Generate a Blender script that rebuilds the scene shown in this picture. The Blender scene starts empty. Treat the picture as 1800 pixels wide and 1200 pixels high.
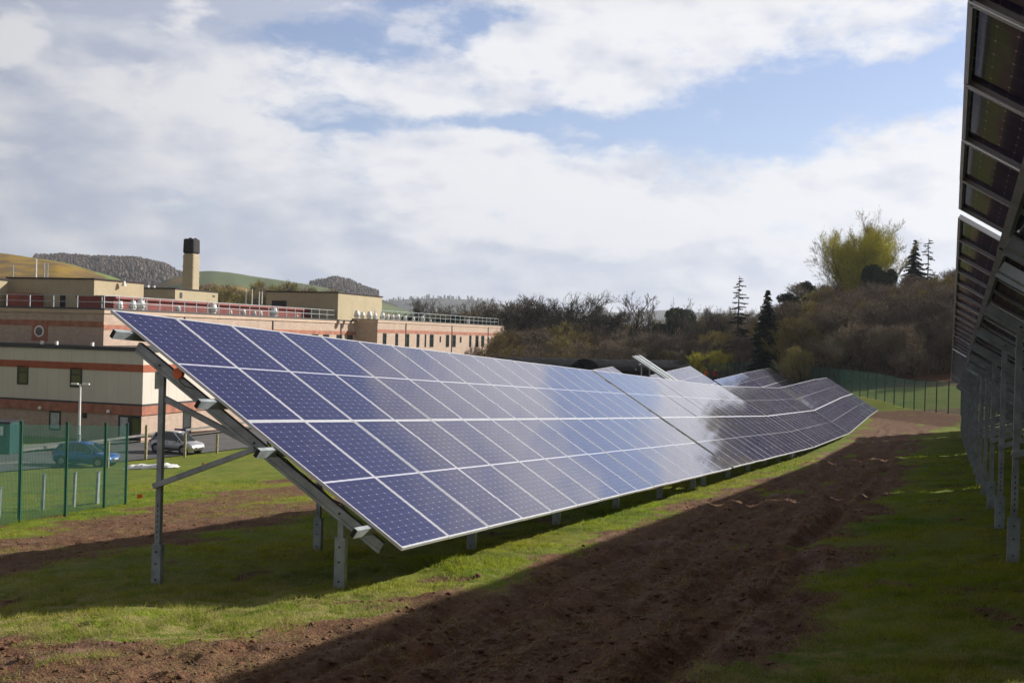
import bpy, math, random
import numpy as np
from mathutils import Matrix, Vector
random.seed(7)
C = bpy.context.scene.collection
F = 1960.0
# camera rotation (columns: right, down, forward) : eye at the origin, world Z up, Y ahead
M = np.array([[0.9996356991693833, 0.02699016387757335, 0.0],
              [0.00013489997168152944, -0.004996295247464053, 0.9999875093398906],
              [0.02698982675261006, -0.9996232130596319, -0.00499811606529816]])
AH = np.array([0.36646446, 0.93043205])      # along the rows
LT = np.array([0.93043205, -0.36646446])     # across the rows

def ray(u, v):
    r = M @ np.array([(u-900)/F, (v-600)/F, 1.0])
    return r
def at(u, v, y):
    """point seen at photo position (u,v) standing y metres ahead"""
    r = ray(u, v); return r*(y/r[1])
def pix(p):
    c = M.T @ np.asarray(p, float); return 900+F*c[0]/c[2], 600+F*c[1]/c[2]
def AL(a, l, z=0.0):
    return np.array([AH[0]*a+LT[0]*l, AH[1]*a+LT[1]*l, z])

# ------------------------------------------------------------------ noise and terrain
def _h(ix, iy, s):
    n = (ix.astype(np.int64)*374761393 + iy.astype(np.int64)*668265263 + s*1442695041) & 0xffffffff
    n = ((n ^ (n >> 13))*1274126177) & 0xffffffff
    return ((n ^ (n >> 16)) & 0xffff)/65535.0
def vn(x, y, s=0):
    x = np.asarray(x, float); y = np.asarray(y, float)
    ix = np.floor(x); iy = np.floor(y); fx = x-ix; fy = y-iy
    fx = fx*fx*(3-2*fx); fy = fy*fy*(3-2*fy)
    a = _h(ix, iy, s); b = _h(ix+1, iy, s); c = _h(ix, iy+1, s); d = _h(ix+1, iy+1, s)
    return (a*(1-fx)+b*fx)*(1-fy)+(c*(1-fx)+d*fx)*fy
def fbm(x, y, o=4, s=0):
    t = 0; w = 1; n = 0
    for k in range(o):
        t = t+w*vn(x*2**k+17*k, y*2**k+31*k, s+k); n += w; w *= .5
    return t/n
def sst(a, b, x):
    t = np.clip((x-a)/(b-a), 0, 1); return t*t*(3-2*t)
GA = np.array([-60, -20, 0, 10, 28.5, 47, 64.5, 76, 88, 97, 103, 130, 200, 400, 3000], float)
GZ = np.array([1.9, -.4, -1.57, -2.15, -3.2, -4.1, -4.73, -4.92, -4.9, -4.8, -4.3, -3.2, -2, 0, 0], float)
def terrain(x, y):
    x = np.asarray(x, float); y = np.asarray(y, float)
    A = x*AH[0]+y*AH[1]; L = x*LT[0]+y*LT[1]
    gl = .0927*np.where(L > 6, 6+(L-6)*.7, np.where(L < -52, -52+(L+52)*.02, L))
    gl = np.where(L > 60, .0927*43.8, gl)
    z = np.interp(A, GA, GZ)+gl
    r = np.hypot(x, y); az = np.arctan2(x, y)
    hill = sst(.14, .34, az)*sst(118, 185, r)*5.5*(1-sst(1.6, 2.4, az))
    z = z+hill
    far = sst(230, 500, r)
    z = z*(1-far)+far*(-9)
    z = z-40*sst(900, 5000, r)
    return z
def tz(x, y): return float(terrain(x, y))
def gr(u, v, y0=3.0, y1=300.0):
    r = ray(u, v); r = r/r[1]
    ys = np.arange(y0, y1, .05)
    k = np.argmax(r[2]*ys < terrain(r[0]*ys, ys))
    return r*ys[k]
def mudmask(x, y):
    x = np.asarray(x, float); y = np.asarray(y, float)
    A = x*AH[0]+y*AH[1]; L = x*LT[0]+y*LT[1]
    w = (fbm(x*.55, y*.55, 4, 3)-.5)*2.2
    w2 = (fbm(x*1.7, y*1.7, 3, 9)-.5)*1.6
    # the vehicle track between the rows
    lo = np.interp(A, [-5, 6, 9, 14, 42, 70, 88, 97], [-9.4, -5.7, -5.0, -4.95, -4.8, -5.0, -5.2, -6])
    hi = np.interp(A, [-5, 6, 9, 14, 42, 66, 88, 97], [-1.0, -1.25, -1.0, -1.1, -1.2, -1.2, 2.0, 3])
    m = np.clip((L-lo+w*.9+w2*.5)/.9+.5, 0, 1)*np.clip((hi-L+w*.9+w2*.5)/.9+.5, 0, 1)*np.clip((97-A)/4, 0, 1)
    # grassy islands in the track
    isl = np.clip((fbm(A*.35+5, L*1.1, 3, 21)-.66)*7, 0, 1)*sst(10, 16, A)
    m = m*(1-.75*isl)
    # bottom left: more churned ground close to the camera
    m2 = np.clip((9.0-(A+.55*(L+5))+w*2.2+w2*1.3)/1.6, 0, 1)*np.clip((-4.6-L)/.8, 0, 1)*np.clip((7.8-A+w+w2)/.9, 0, 1)
    # churned soil behind the left row
    lo3 = np.interp(A, [10, 17, 24, 36, 60], [-17.6, -17.6, -20.0, -25, -27])
    hi3 = np.interp(A, [10, 17, 24, 36, 60], [-11.0, -11.3, -12.6, -13.5, -16])
    m3 = np.clip((L-lo3+w*1.5+w2*.8)/1.1, 0, 1)*np.clip((hi3-L+w*1.5+w2*.8)/1.1, 0, 1)*np.clip((A-7)/3, 0, 1)*np.clip((75-A)/8, 0, 1)
    m3 = m3*(.62+.38*np.clip((fbm(x*.5+9, y*.5, 3, 55)-.35)*4, 0, 1))
    # long stripes of grass among the soil at the back
    m3 = m3*(1-.8*np.clip((vn(A*.12, L*.55+3, 77)-.62)*6, 0, 1)*sst(22, 27, A))
    sp = np.clip((fbm(x*1.3+40, y*1.3, 4, 91)-.655)*9, 0, 1)*(np.hypot(x, y) < 60)
    az = np.arctan2(x, y); r = np.hypot(x, y); foot = np.interp(az, [-.02, .1, .24, .27, .45], [165, 150, 138, 118, 116])
    m4 = .9*sst(-3, 3, r-foot)*sst(-.06, -.02, az)*(1-sst(.9, 1.1, az))*(1-sst(240, 300, r))
    m2 = m2*(.45+.5*np.clip((fbm(x*1.9, y*1.9, 3, 88)-.35)*4, 0, 1))
    return np.clip(np.maximum(np.maximum(np.maximum(m, m2), np.maximum(m3, sp*.7)), m4), 0, 1)
def micro(x, y, m):
    """clods, ruts and tufty unevenness"""
    A = x*AH[0]+y*AH[1]; L = x*LT[0]+y*LT[1]
    r = np.hypot(x, y); fade = 1-sst(45, 90, r)
    cl = np.abs(fbm(x*3.2, y*3.2, 4, 5)-.5)*2
    c2 = np.clip(fbm(x*1.3, y*1.3, 3, 15)-.55, 0, 1)
    wob = (vn(A*.25, L*.0+1, 33)-.5)*.7
    def rt_(c, w, d): return -d*np.exp(-((L-c)/w)**2)+d*.55*np.exp(-((L-c-w*1.7)/(w*.7))**2)+d*.45*np.exp(-((L-c+w*1.7)/(w*.7))**2)
    rut = rt_(-2.0-wob, .20, .065)+rt_(-3.75-wob, .22, .07)+rt_(-2.9+wob*.6, .15, .06)+rt_(-4.35-wob*1.3, .15, .06)+rt_(-1.5+wob*.8, .13, .05)
    tread = .016*np.sin(A*2*math.pi/.21+(L+2)*9)*(np.exp(-((L+wob+2.0)/.3)**2)+np.exp(-((L+wob+3.75)/.3)**2))
    stk = np.abs(fbm(A*.9+3, L*5.5, 4, 44)-.5)*2
    z = m*(cl*.075+stk*.06+c2*.20-.07+rut+tread)+(1-m)*((fbm(x*1.1, y*1.1, 3, 8)-.5)*.12+(fbm(x*4, y*4, 3, 12)-.5)*.07)
    return z*fade

# ------------------------------------------------------------------ mesh builder
class MB:
    def __init__(s): s.v = []; s.f = []
    def add(s, vs, fs):
        b = len(s.v); s.v.extend([tuple(map(float, p)) for p in vs]); s.f.extend([tuple(b+i for i in f) for f in fs]); return s
    def frame(s, c, ax, hs):
        c = np.asarray(c, float); ax = [np.asarray(a, float) for a in ax]
        vs = []
        for i in (-1, 1):
            for j in (-1, 1):
                for k in (-1, 1): vs.append(c+ax[0]*hs[0]*i+ax[1]*hs[1]*j+ax[2]*hs[2]*k)
        return s.add(vs, [(0, 1, 3, 2), (4, 6, 7, 5), (0, 4, 5, 1), (2, 3, 7, 6), (0, 2, 6, 4), (1, 5, 7, 3)])
    def box(s, x0, x1, y0, y1, z0, z1):
        return s.frame(((x0+x1)/2, (y0+y1)/2, (z0+z1)/2), np.eye(3), ((x1-x0)/2, (y1-y0)/2, (z1-z0)/2))
    def bar(s, p, q, w, h, side=None):
        p = np.asarray(p, float); q = np.asarray(q, float); d = q-p; l = np.linalg.norm(d); d = d/l
        u = np.array([0, 0, 1.]) if side is None else np.asarray(side, float)
        if abs(d@u) > .99: u = np.array([1., 0, 0])
        x = np.cross(u, d); x /= np.linalg.norm(x); y = np.cross(d, x)
        return s.frame((p+q)/2, (x, y, d), (w/2, h/2, l/2))
    def tube(s, p, q, r0, r1=None, n=8, cap=True):
        r1 = r0 if r1 is None else r1
        p = np.asarray(p, float); q = np.asarray(q, float); d = q-p; d = d/np.linalg.norm(d)
        u = np.array([0, 0, 1.]) if abs(d[2]) < .9 else np.array([1., 0, 0])
        x = np.cross(u, d); x /= np.linalg.norm(x); y = np.cross(d, x)
        vs = []
        for P, r in ((p, r0), (q, r1)):
            for k in range(n):
                t = 2*math.pi*k/n; vs.append(P+x*r*math.cos(t)+y*r*math.sin(t))
        fs = [(k, (k+1) % n, n+(k+1) % n, n+k) for k in range(n)]
        if cap: fs += [tuple(range(n))[::-1], tuple(range(n, 2*n))]
        return s.add(vs, fs)
    def prism(s, prof, p, q, x, y):
        """closed profile [(a,b)] swept from p to q in the plane x,y"""
        p = np.asarray(p, float); q = np.asarray(q, float); n = len(prof)
        vs = [p+x*a+y*b for a, b in prof]+[q+x*a+y*b for a, b in prof]
        return s.add(vs, [(k, (k+1) % n, n+(k+1) % n, n+k) for k in range(n)]+[tuple(range(n))[::-1], tuple(range(n, 2*n))])
    def mesh(s, name, mat=None, smooth=False):
        me = bpy.data.meshes.new(name); me.from_pydata(s.v, [], s.f)
        if mat: me.materials.append(mat)
        if smooth: me.polygons.foreach_set('use_smooth', [True]*len(me.polygons))
        me.update(); return me
    def build(s, name, mat=None, parent=None, smooth=False, loc=None):
        o = bpy.data.objects.new(name, s.mesh(name, mat, smooth)); C.objects.link(o)
        if parent: o.parent = parent
        if loc is not None: o.location = loc
        return o
def rawmesh(name, V, T, mat, smooth=False, quads=False):
    me = bpy.data.meshes.new(name); V = np.asarray(V, np.float32); T = np.asarray(T, np.int32)
    k = T.shape[1]
    me.vertices.add(len(V)); me.vertices.foreach_set('co', V.ravel())
    me.loops.add(T.size); me.loops.foreach_set('vertex_index', T.ravel())
    me.polygons.add(len(T)); me.polygons.foreach_set('loop_start', np.arange(0, T.size, k, dtype=np.int32))
    me.polygons.foreach_set('loop_total', np.full(len(T), k, np.int32))
    if smooth: me.polygons.foreach_set('use_smooth', np.ones(len(T), bool))
    me.update(calc_edges=True); me.validate()
    if mat: me.materials.append(mat)
    return me
def obj(name, me, parent=None, loc=None):
    o = bpy.data.objects.new(name, me); C.objects.link(o)
    if parent: o.parent = parent
    if loc is not None: o.location = loc
    return o
def tag(o, label=None, cat=None, group=None, kind=None):
    if label: o['label'] = label
    if cat: o['category'] = cat
    if group: o['group'] = group
    if kind: o['kind'] = kind
    return o
def empty(name, loc, label, cat, group=None):
    o = bpy.data.objects.new(name, None); C.objects.link(o); o.location = loc; o.empty_display_size = .2
    return tag(o, label, cat, group)
def copy_tree(o, parent=None):
    c = o.copy(); C.objects.link(c)
    if parent: c.parent = parent
    for ch in o.children: copy_tree(ch, c)
    return c

# ------------------------------------------------------------------ materials
def new(name):
    m = bpy.data.materials.new(name); m.use_nodes = True
    nt = m.node_tree; b = nt.nodes['Principled BSDF']; return m, nt, b
def N(nt, t, **k):
    n = nt.nodes.new(t)
    for a, v in k.items():
        if hasattr(n, a) and a not in ('Scale', 'Detail'): setattr(n, a, v)
        else: n.inputs[a].default_value = v
    return n
def mathn(nt, op, a, b=None, c=None, clamp=False):
    n = nt.nodes.new('ShaderNodeMath'); n.operation = op; n.use_clamp = clamp
    for i, x in enumerate((a, b, c)):
        if x is None: continue
        if isinstance(x, (int, float)): n.inputs[i].default_value = x
        else: nt.links.new(x, n.inputs[i])
    return n.outputs[0]
def mixc(nt, fac, a, b):
    n = nt.nodes.new('ShaderNodeMix'); n.data_type = 'RGBA'
    for s, x in ((0, fac), (6, a), (7, b)):
        if isinstance(x, (int, float)): n.inputs[s].default_value = x
        elif isinstance(x, tuple): n.inputs[s].default_value = (*x[:3], 1)
        else: nt.links.new(x, n.inputs[s])
    return n.outputs[2]
def noise(nt, scale, detail=4, vec=None, rough=.55):
    n = nt.nodes.new('ShaderNodeTexNoise'); n.inputs['Scale'].default_value = scale; n.inputs['Detail'].default_value = detail
    n.inputs['Roughness'].default_value = rough
    if vec is not None: nt.links.new(vec, n.inputs['Vector'])
    return n.outputs['Fac']
def ramp(nt, fac, pts):
    n = nt.nodes.new('ShaderNodeMapRange'); nt.links.new(fac, n.inputs[0])
    n.inputs[1].default_value, n.inputs[2].default_value = pts; return n.outputs[0]
def pos(nt):
    return nt.nodes.new('ShaderNodeNewGeometry').outputs['Position']
def objco(nt):
    return nt.nodes.new('ShaderNodeTexCoord').outputs['Object']
def bump(nt, b, h, dist, strength=1):
    n = nt.nodes.new('ShaderNodeBump'); n.inputs['Distance'].default_value = dist; n.inputs['Strength'].default_value = strength
    nt.links.new(h, n.inputs['Height']); nt.links.new(n.outputs[0], b.inputs['Normal'])
def simple(name, col, rough=.7, metal=0, var=.12, scale=3, bmp=0, col2=None, coat=0, spec=.5):
    m, nt, b = new(name)
    p = objco(nt); n = noise(nt, scale, 5, p)
    c2 = col2 or tuple(c*(1-var*2) for c in col)
    c1 = col if col2 else tuple(min(1, c*(1+var)) for c in col)
    nt.links.new(mixc(nt, ramp(nt, n, (.35, .65)), c2, c1), b.inputs['Base Color'])
    b.inputs['Roughness'].default_value = rough; b.inputs['Metallic'].default_value = metal
    b.inputs['Specular IOR Level'].default_value = spec
    if coat: b.inputs['Coat Weight'].default_value = coat; b.inputs['Coat Roughness'].default_value = .04
    if bmp: bump(nt, b, noise(nt, scale*8, 4, p), bmp)
    return m
MT = {}
MT['steel'] = simple('galvanised_steel', (.37, .41, .44), .5, .3, .14, 6)
MT['hollow_shade'] = simple('hollow_shade_dark', (.02, .02, .022), .6)
MT['alu'] = simple('anodised_aluminium', (.66, .67, .70), .36, .35, .04, 5)
MT['bolt'] = simple('bolt_zinc', (.08, .085, .10), .4, .8)
MT['cable'] = simple('black_cable', (.012, .012, .012), .5)
MT['orange'] = simple('orange_plastic', (.75, .16, .05), .5)
MT['green_post'] = simple('green_powder_coat', (.008, .07, .045), .4, 0, .1, 4)
MT['green_wire'] = simple('green_wire_coat', (.008, .10, .072), .5, 0, .1, 4)
MT['wood_stake'] = simple('weathered_timber', (.33, .29, .17), .85, 0, .25, 9)
MT['concrete'] = simple('concrete', (.20, .195, .18), .9, 0, .12, 2, .01)
MT['asphalt'] = simple('asphalt', (.085, .085, .09), .88, 0, .12, .6, .004)
MT['white'] = simple('white_paint', (.74, .74, .72), .5, 0, .05)
MT['white_sheet'] = simple('white_plastic_sheet', (.8, .8, .8), .45, 0, .06)
MT['dark_frame'] = simple('dark_window_frame', (.018, .022, .022), .4)
MT['coping'] = simple('dark_coping', (.03, .033, .042), .5)
MT['cladding'] = None
MT['terracotta'] = simple('terracotta_band', (.36, .088, .042), .75, 0, .1, 1.5)
MT['terracotta_brick'] = simple('terracotta_brick', (.36, .145, .095), .85, 0, .14, 1.5)
MT['red_metal'] = simple('red_roof_metal', (.23, .05, .04), .6, 0, .12, .8)
MT['black_opening'] = simple('dark_louvre', (.012, .013, .015), .6)
MT['soot'] = simple('sooty_brick', (.022, .016, .022), .85, 0, .25, 1)
MT['roof_felt'] = simple('roof_felt', (.16, .155, .15), .9, 0, .15, .5)
MT['rubber'] = simple('tyre_rubber', (.02, .02, .021), .8)
MT['rim'] = simple('alloy_rim', (.4, .4, .42), .35, .8)
MT['silver_paint'] = simple('silver_car_paint', (.50, .51, .54), .35, .5, .03, 2, 0, None, .8)
MT['blue_paint'] = simple('blue_car_paint', (.015, .10, .42), .35, .2, .05, 2, 0, None, .8)
MT['trim'] = simple('black_trim', (.02, .02, .022), .6)
MT['lamp'] = simple('headlamp_glass', (.75, .77, .8), .1, 0, .02, 2, 0, None, 1)
MT['navy'] = simple('navy_sign_face', (.018, .03, .13), .4, 0, .04)
MT['teal'] = simple('teal_cabinet', (.007, .06, .06), .5, 0, .12, 1)
MT['rubber_dark'] = simple('dark_roof_sheet', (.010, .010, .014), .9, 0, .3, .4, spec=.08)
MT['hivis'] = simple('orange_hi_vis', (.9, .22, .03), .7)
MT['redcoat'] = simple('red_hi_vis', (.62, .05, .06), .7)
MT['skin'] = simple('skin', (.5, .30, .22), .6)
MT['trousers'] = simple('navy_trousers', (.02, .025, .045), .85)
MT['helmet'] = simple('yellow_helmet', (.75, .62, .05), .35)
MT['flag'] = simple('orange_flag', (.85, .16, .04), .6)

def glass_mat():
    m, nt, b = new('window_glass')
    b.inputs['Base Color'].default_value = (.02, .028, .03, 1); b.inputs['Roughness'].default_value = .06
    b.inputs['IOR'].default_value = 1.6; b.inputs['Specular IOR Level'].default_value = .9
    return m
MT['glass'] = glass_mat()

def brick_mat(name, c1, c2, mortar, sc=1.0):
    m, nt, b = new(name)
    tc = nt.nodes.new('ShaderNodeTexCoord'); mp = nt.nodes.new('ShaderNodeMapping')
    nt.links.new(tc.outputs['Object'], mp.inputs[0])
    # objects are built in the building's own axes: X along, Y out, Z up; mix the two horizontal axes
    sx = nt.nodes.new('ShaderNodeSeparateXYZ'); nt.links.new(mp.outputs[0], sx.inputs[0])
    cx = nt.nodes.new('ShaderNodeCombineXYZ')
    nt.links.new(mathn(nt, 'ADD', sx.outputs[0], sx.outputs[1]), cx.inputs[0]); nt.links.new(sx.outputs[2], cx.inputs[1])
    br = nt.nodes.new('ShaderNodeTexBrick'); nt.links.new(cx.outputs[0], br.inputs[0])
    br.inputs['Color1'].default_value = (*c1, 1); br.inputs['Color2'].default_value = (*c2, 1); br.inputs['Mortar'].default_value = (*mortar, 1)
    br.inputs['Scale'].default_value = 1; br.inputs['Brick Width'].default_value = .45*sc; br.inputs['Row Height'].default_value = .15*sc
    br.inputs['Mortar Size'].default_value = .02*sc
    n = noise(nt, .35, 6, mp.outputs[0]); n2 = noise(nt, 2.5, 4, mp.outputs[0])
    c = mixc(nt, ramp(nt, n, (.35, .7)), br.outputs[0], tuple(x*.82 for x in c1))
    c = mixc(nt, mathn(nt, 'MULTIPLY', ramp(nt, n2, (.5, .75)), .35), c, tuple(x*.7 for x in c2))
    # rain streaks
    cs = nt.nodes.new('ShaderNodeCombineXYZ'); nt.links.new(mathn(nt, 'ADD', sx.outputs[0], sx.outputs[1]), cs.inputs[0]); nt.links.new(mathn(nt, 'MULTIPLY', sx.outputs[2], .12), cs.inputs[1])
    c = mixc(nt, mathn(nt, 'MULTIPLY', ramp(nt, noise(nt, 1.6, 5, cs.outputs[0]), (.52, .72)), .30), c, tuple(x*.6 for x in c2))
    nt.links.new(c, b.inputs['Base Color']); b.inputs['Roughness'].default_value = .9
    return m
MT['brick'] = brick_mat('pink_brick', (.56, .415, .32), (.50, .355, .27), (.50, .40, .31))
MT['brick2'] = brick_mat('brown_brick', (.50, .375, .30), (.36, .25, .20), (.47, .39, .31))
MT['buff'] = brick_mat('buff_brick', (.45, .375, .245), (.41, .34, .215), (.39, .34, .24), .8)
def cladding():
    m, nt, b = new('cream_cladding')
    p = objco(nt); sx = nt.nodes.new('ShaderNodeSeparateXYZ'); nt.links.new(p, sx.inputs[0])
    t = mathn(nt, 'FRACT', mathn(nt, 'DIVIDE', mathn(nt, 'ADD', sx.outputs[0], sx.outputs[1]), 1.2))
    ln = mathn(nt, 'LESS_THAN', t, .025)
    n = noise(nt, .5, 6, p)
    c = mixc(nt, ramp(nt, n, (.3, .75)), (.53, .48, .42), (.60, .55, .485))
    c = mixc(nt, mathn(nt, 'MULTIPLY', ln, .55), c, (.28, .25, .23))
    nt.links.new(c, b.inputs['Base Color']); b.inputs['Roughness'].default_value = .6
    return m
MT['cladding'] = cladding()

def panel_mat(name='solar_cells', coat=1.0):
    """one module: UV is in metres from its lower corner (1.134 x 2.278)"""
    m, nt, b = new(name)
    uv = nt.nodes.new('ShaderNodeUVMap'); uv.uv_map = 'UVMap'
    sx = nt.nodes.new('ShaderNodeSeparateXYZ'); nt.links.new(uv.outputs[0], sx.inputs[0])
    x, y = sx.outputs[0], sx.outputs[1]
    X = mathn(nt, 'DIVIDE', mathn(nt, 'SUBTRACT', x, .024), .181)
    # fold the two half modules onto one
    yy = mathn(nt, 'ABSOLUTE', mathn(nt, 'SUBTRACT', y, 1.139))
    Y = mathn(nt, 'DIVIDE', mathn(nt, 'SUBTRACT', yy, .013), .0918)
    fx = mathn(nt, 'PINGPONG', X, .5); fy = mathn(nt, 'PINGPONG', Y, .5)
    dx = mathn(nt, 'MULTIPLY', fx, .181); dy = mathn(nt, 'MULTIPLY', fy, .0918)
    line = mathn(nt, 'MAXIMUM', mathn(nt, 'LESS_THAN', dx, .0013), mathn(nt, 'MULTIPLY', mathn(nt, 'LESS_THAN', dy, .0011), .55))
    dia = mathn(nt, 'LESS_THAN', mathn(nt, 'ADD', dx, dy), .0085)
    out = mathn(nt, 'MAXIMUM', mathn(nt, 'LESS_THAN', X, 0), mathn(nt, 'GREATER_THAN', X, 6))
    out = mathn(nt, 'MAXIMUM', out, mathn(nt, 'MAXIMUM', mathn(nt, 'LESS_THAN', Y, 0), mathn(nt, 'GREATER_THAN', Y, 12)))
    bus = mathn(nt, 'LESS_THAN', mathn(nt, 'MULTIPLY', mathn(nt, 'PINGPONG', mathn(nt, 'MULTIPLY', X, 9), .5), .02), .0006)
    # cell to cell colour differences
    fl = nt.nodes.new('ShaderNodeCombineXYZ')
    nt.links.new(mathn(nt, 'FLOOR', X), fl.inputs[0]); nt.links.new(mathn(nt, 'FLOOR', mathn(nt, 'DIVIDE', y, .0918)), fl.inputs[1])
    oi = nt.nodes.new('ShaderNodeObjectInfo'); nt.links.new(mathn(nt, 'MULTIPLY', oi.outputs['Random'], 50), fl.inputs[2])
    wn = nt.nodes.new('ShaderNodeTexWhiteNoise'); nt.links.new(fl.outputs[0], wn.inputs[0])
    cell = mixc(nt, wn.outputs[0], (.012, .009, .060), (.017, .0125, .078))
    cell = mixc(nt, mathn(nt, 'MULTIPLY', bus, .10), cell, (.35, .35, .45))
    c = mixc(nt, mathn(nt, 'MULTIPLY', line, .42), cell, (.50, .50, .66))
    c = mixc(nt, mathn(nt, 'MULTIPLY', dia, .9), c, (.70, .70, .82))
    c = mixc(nt, mathn(nt, 'MULTIPLY', out, .9), c, (.60, .60, .70))
    nt.links.new(c, b.inputs['Base Color'])
    b.inputs['Roughness'].default_value = .5
    b.inputs['IOR'].default_value = 1.35; b.inputs['Specular IOR Level'].default_value = .12
    b.inputs['Coat Weight'].default_value = coat; b.inputs['Coat Roughness'].default_value = .045; b.inputs['Coat IOR'].default_value = 1.62
    dn = noise(nt, .9, 5, pos(nt)); dust = mathn(nt, 'MULTIPLY', ramp(nt, dn, (.45, .75)), .018)
    nt.links.new(mathn(nt, 'ADD', mathn(nt, 'ADD', .030, dust), mathn(nt, 'MULTIPLY', oi.outputs['Random'], .02)), b.inputs['Coat Roughness'])
    # rolled glass is never perfectly flat
    cb = nt.nodes.new('ShaderNodeBump'); cb.inputs['Distance'].default_value = .0006; cb.inputs['Strength'].default_value = .15
    nt.links.new(noise(nt, 2.2, 2, uv.outputs[0]), cb.inputs['Height']); nt.links.new(cb.outputs[0], b.inputs['Coat Normal'])
    return m
MT['cells'] = panel_mat(coat=1.0); MT['cells_back'] = panel_mat('solar_cells_back', .35)

def ground_mat():
    m, nt, b = new('turf_and_soil')
    p = pos(nt)
    at_ = nt.nodes.new('ShaderNodeAttribute'); at_.attribute_name = 'mud'
    n1 = noise(nt, 2.5, 6, p); n2 = noise(nt, 14, 5, p); n3 = noise(nt, .22, 4, p); n4 = noise(nt, .9, 5, p)
    k = mathn(nt, 'ADD', at_.outputs['Fac'], mathn(nt, 'MULTIPLY', mathn(nt, 'SUBTRACT', n1, .5), .9))
    k = mathn(nt, 'ADD', k, mathn(nt, 'MULTIPLY', mathn(nt, 'SUBTRACT', n2, .5), .5))
    fac = ramp(nt, k, (.36, .60))
    g = mixc(nt, ramp(nt, n4, (.35, .65)), (.075, .125, .006), (.17, .22, .010))
    g = mixc(nt, ramp(nt, n3, (.42, .62)), g, (.17, .195, .018))
    g = mixc(nt, mathn(nt, 'MULTIPLY', ramp(nt, n2, (.5, .8)), .5), g, (.30, .26, .10))
    sy = nt.nodes.new('ShaderNodeSeparateXYZ'); nt.links.new(p, sy.inputs[0])
    near = ramp(nt, mathn(nt, 'ADD', mathn(nt, 'ADD', sy.outputs[1], mathn(nt, 'MULTIPLY', sy.outputs[0], .8)), mathn(nt, 'MULTIPLY', mathn(nt, 'SUBTRACT', n1, .5), 5)), (13.5, 8.0))
    g = mixc(nt, mathn(nt, 'MULTIPLY', mathn(nt, 'ADD', .08, mathn(nt, 'MULTIPLY', near, .6)), ramp(nt, noise(nt, 5, 6, p), (.42, .58))), g, (.34, .28, .12))
    s = mixc(nt, ramp(nt, n1, (.35, .7)), (.118, .060, .036), (.225, .120, .070))
    s = mixc(nt, mathn(nt, 'MULTIPLY', ramp(nt, n2, (.5, .78)), .55), s, (.25, .15, .075))
    dry = mathn(nt, 'MULTIPLY', ramp(nt, n4, (.5, .7)), .35)
    s = mixc(nt, dry, s, (.24, .20, .08))
    # smeared, wet streaks along the wheel direction
    mp = nt.nodes.new('ShaderNodeMapping'); mp.vector_type = 'TEXTURE'; mp.inputs['Rotation'].default_value = (0, 0, math.radians(-21.5)); mp.inputs['Scale'].default_value = (.45, 3.2, 1)
    nt.links.new(p, mp.inputs[0]); st_ = noise(nt, 1.6, 7, mp.outputs[0], .62)
    wet = mathn(nt, 'MULTIPLY', ramp(nt, st_, (.50, .66)), fac)
    s = mixc(nt, mathn(nt, 'MULTIPLY', ramp(nt, st_, (.42, .58)), .6), s, (.105, .048, .027))
    s = mixc(nt, mathn(nt, 'MULTIPLY', ramp(nt, st_, (.56, .68)), .55), s, (.25, .16, .12))  # paler streaks paint the sheen of the wet ruts into the soil colour
    s = mixc(nt, mathn(nt, 'MULTIPLY', ramp(nt, n2, (.55, .68)), .6), s, (.27, .17, .085))
    nt.links.new(mixc(nt, fac, g, s), b.inputs['Base Color'])
    nt.links.new(mathn(nt, 'SUBTRACT', .95, mathn(nt, 'MULTIPLY', wet, .18)), b.inputs['Roughness']); b.inputs['Specular IOR Level'].default_value = .2
    h = mathn(nt, 'ADD', mathn(nt, 'MULTIPLY', n2, .6), noise(nt, 45, 4, p))
    bump(nt, b, h, .035)
    return m
MT['ground'] = ground_mat()

# ------------------------------------------------------------------ the ground
def build_ground():
    az = np.concatenate([np.radians(np.arange(-180, -32, 6.0)), np.radians(np.arange(-32, 32, .12)), np.radians(np.arange(32, 180, 6.0))])
    r = [.4, 1, 1.6, 2.2, 2.8, 3.4, 4.0]
    while r[-1] < 6: r.append(r[-1]+.12)
    while r[-1] < 50: r.append(r[-1]*1.0052)
    while r[-1] < 110: r.append(r[-1]*1.012)
    while r[-1] < 6000: r.append(r[-1]*1.04)
    r = np.array(r); na = len(az); nr = len(r)
    Rg, Ag = np.meshgrid(r, az, indexing='ij')
    x = (Rg*np.sin(Ag)).ravel(); y = (Rg*np.cos(Ag)).ravel()
    m = mudmask(x, y); z = terrain(x, y)+micro(x, y, m)
    V = np.stack([x, y, z], 1); V = np.vstack([V, [[0, 0, tz(0, 0)]]])
    i = np.arange(nr-1)[:, None]; j = np.arange(na)[None, :]; j2 = (j+1) % na
    q = np.stack([i*na+j+0*i, (i*na+j2), ((i+1)*na+j2), ((i+1)*na+j)], -1).reshape(-1, 4)[:, ::-1]
    me = rawmesh('ground', V, q, MT['ground'], True)
    a = me.attributes.new('mud', 'FLOAT', 'POINT'); a.data.foreach_set('value', np.append(m, 0).astype(np.float32))
    return tag(obj('ground', me), kind='structure')
ground = build_ground()

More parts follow.
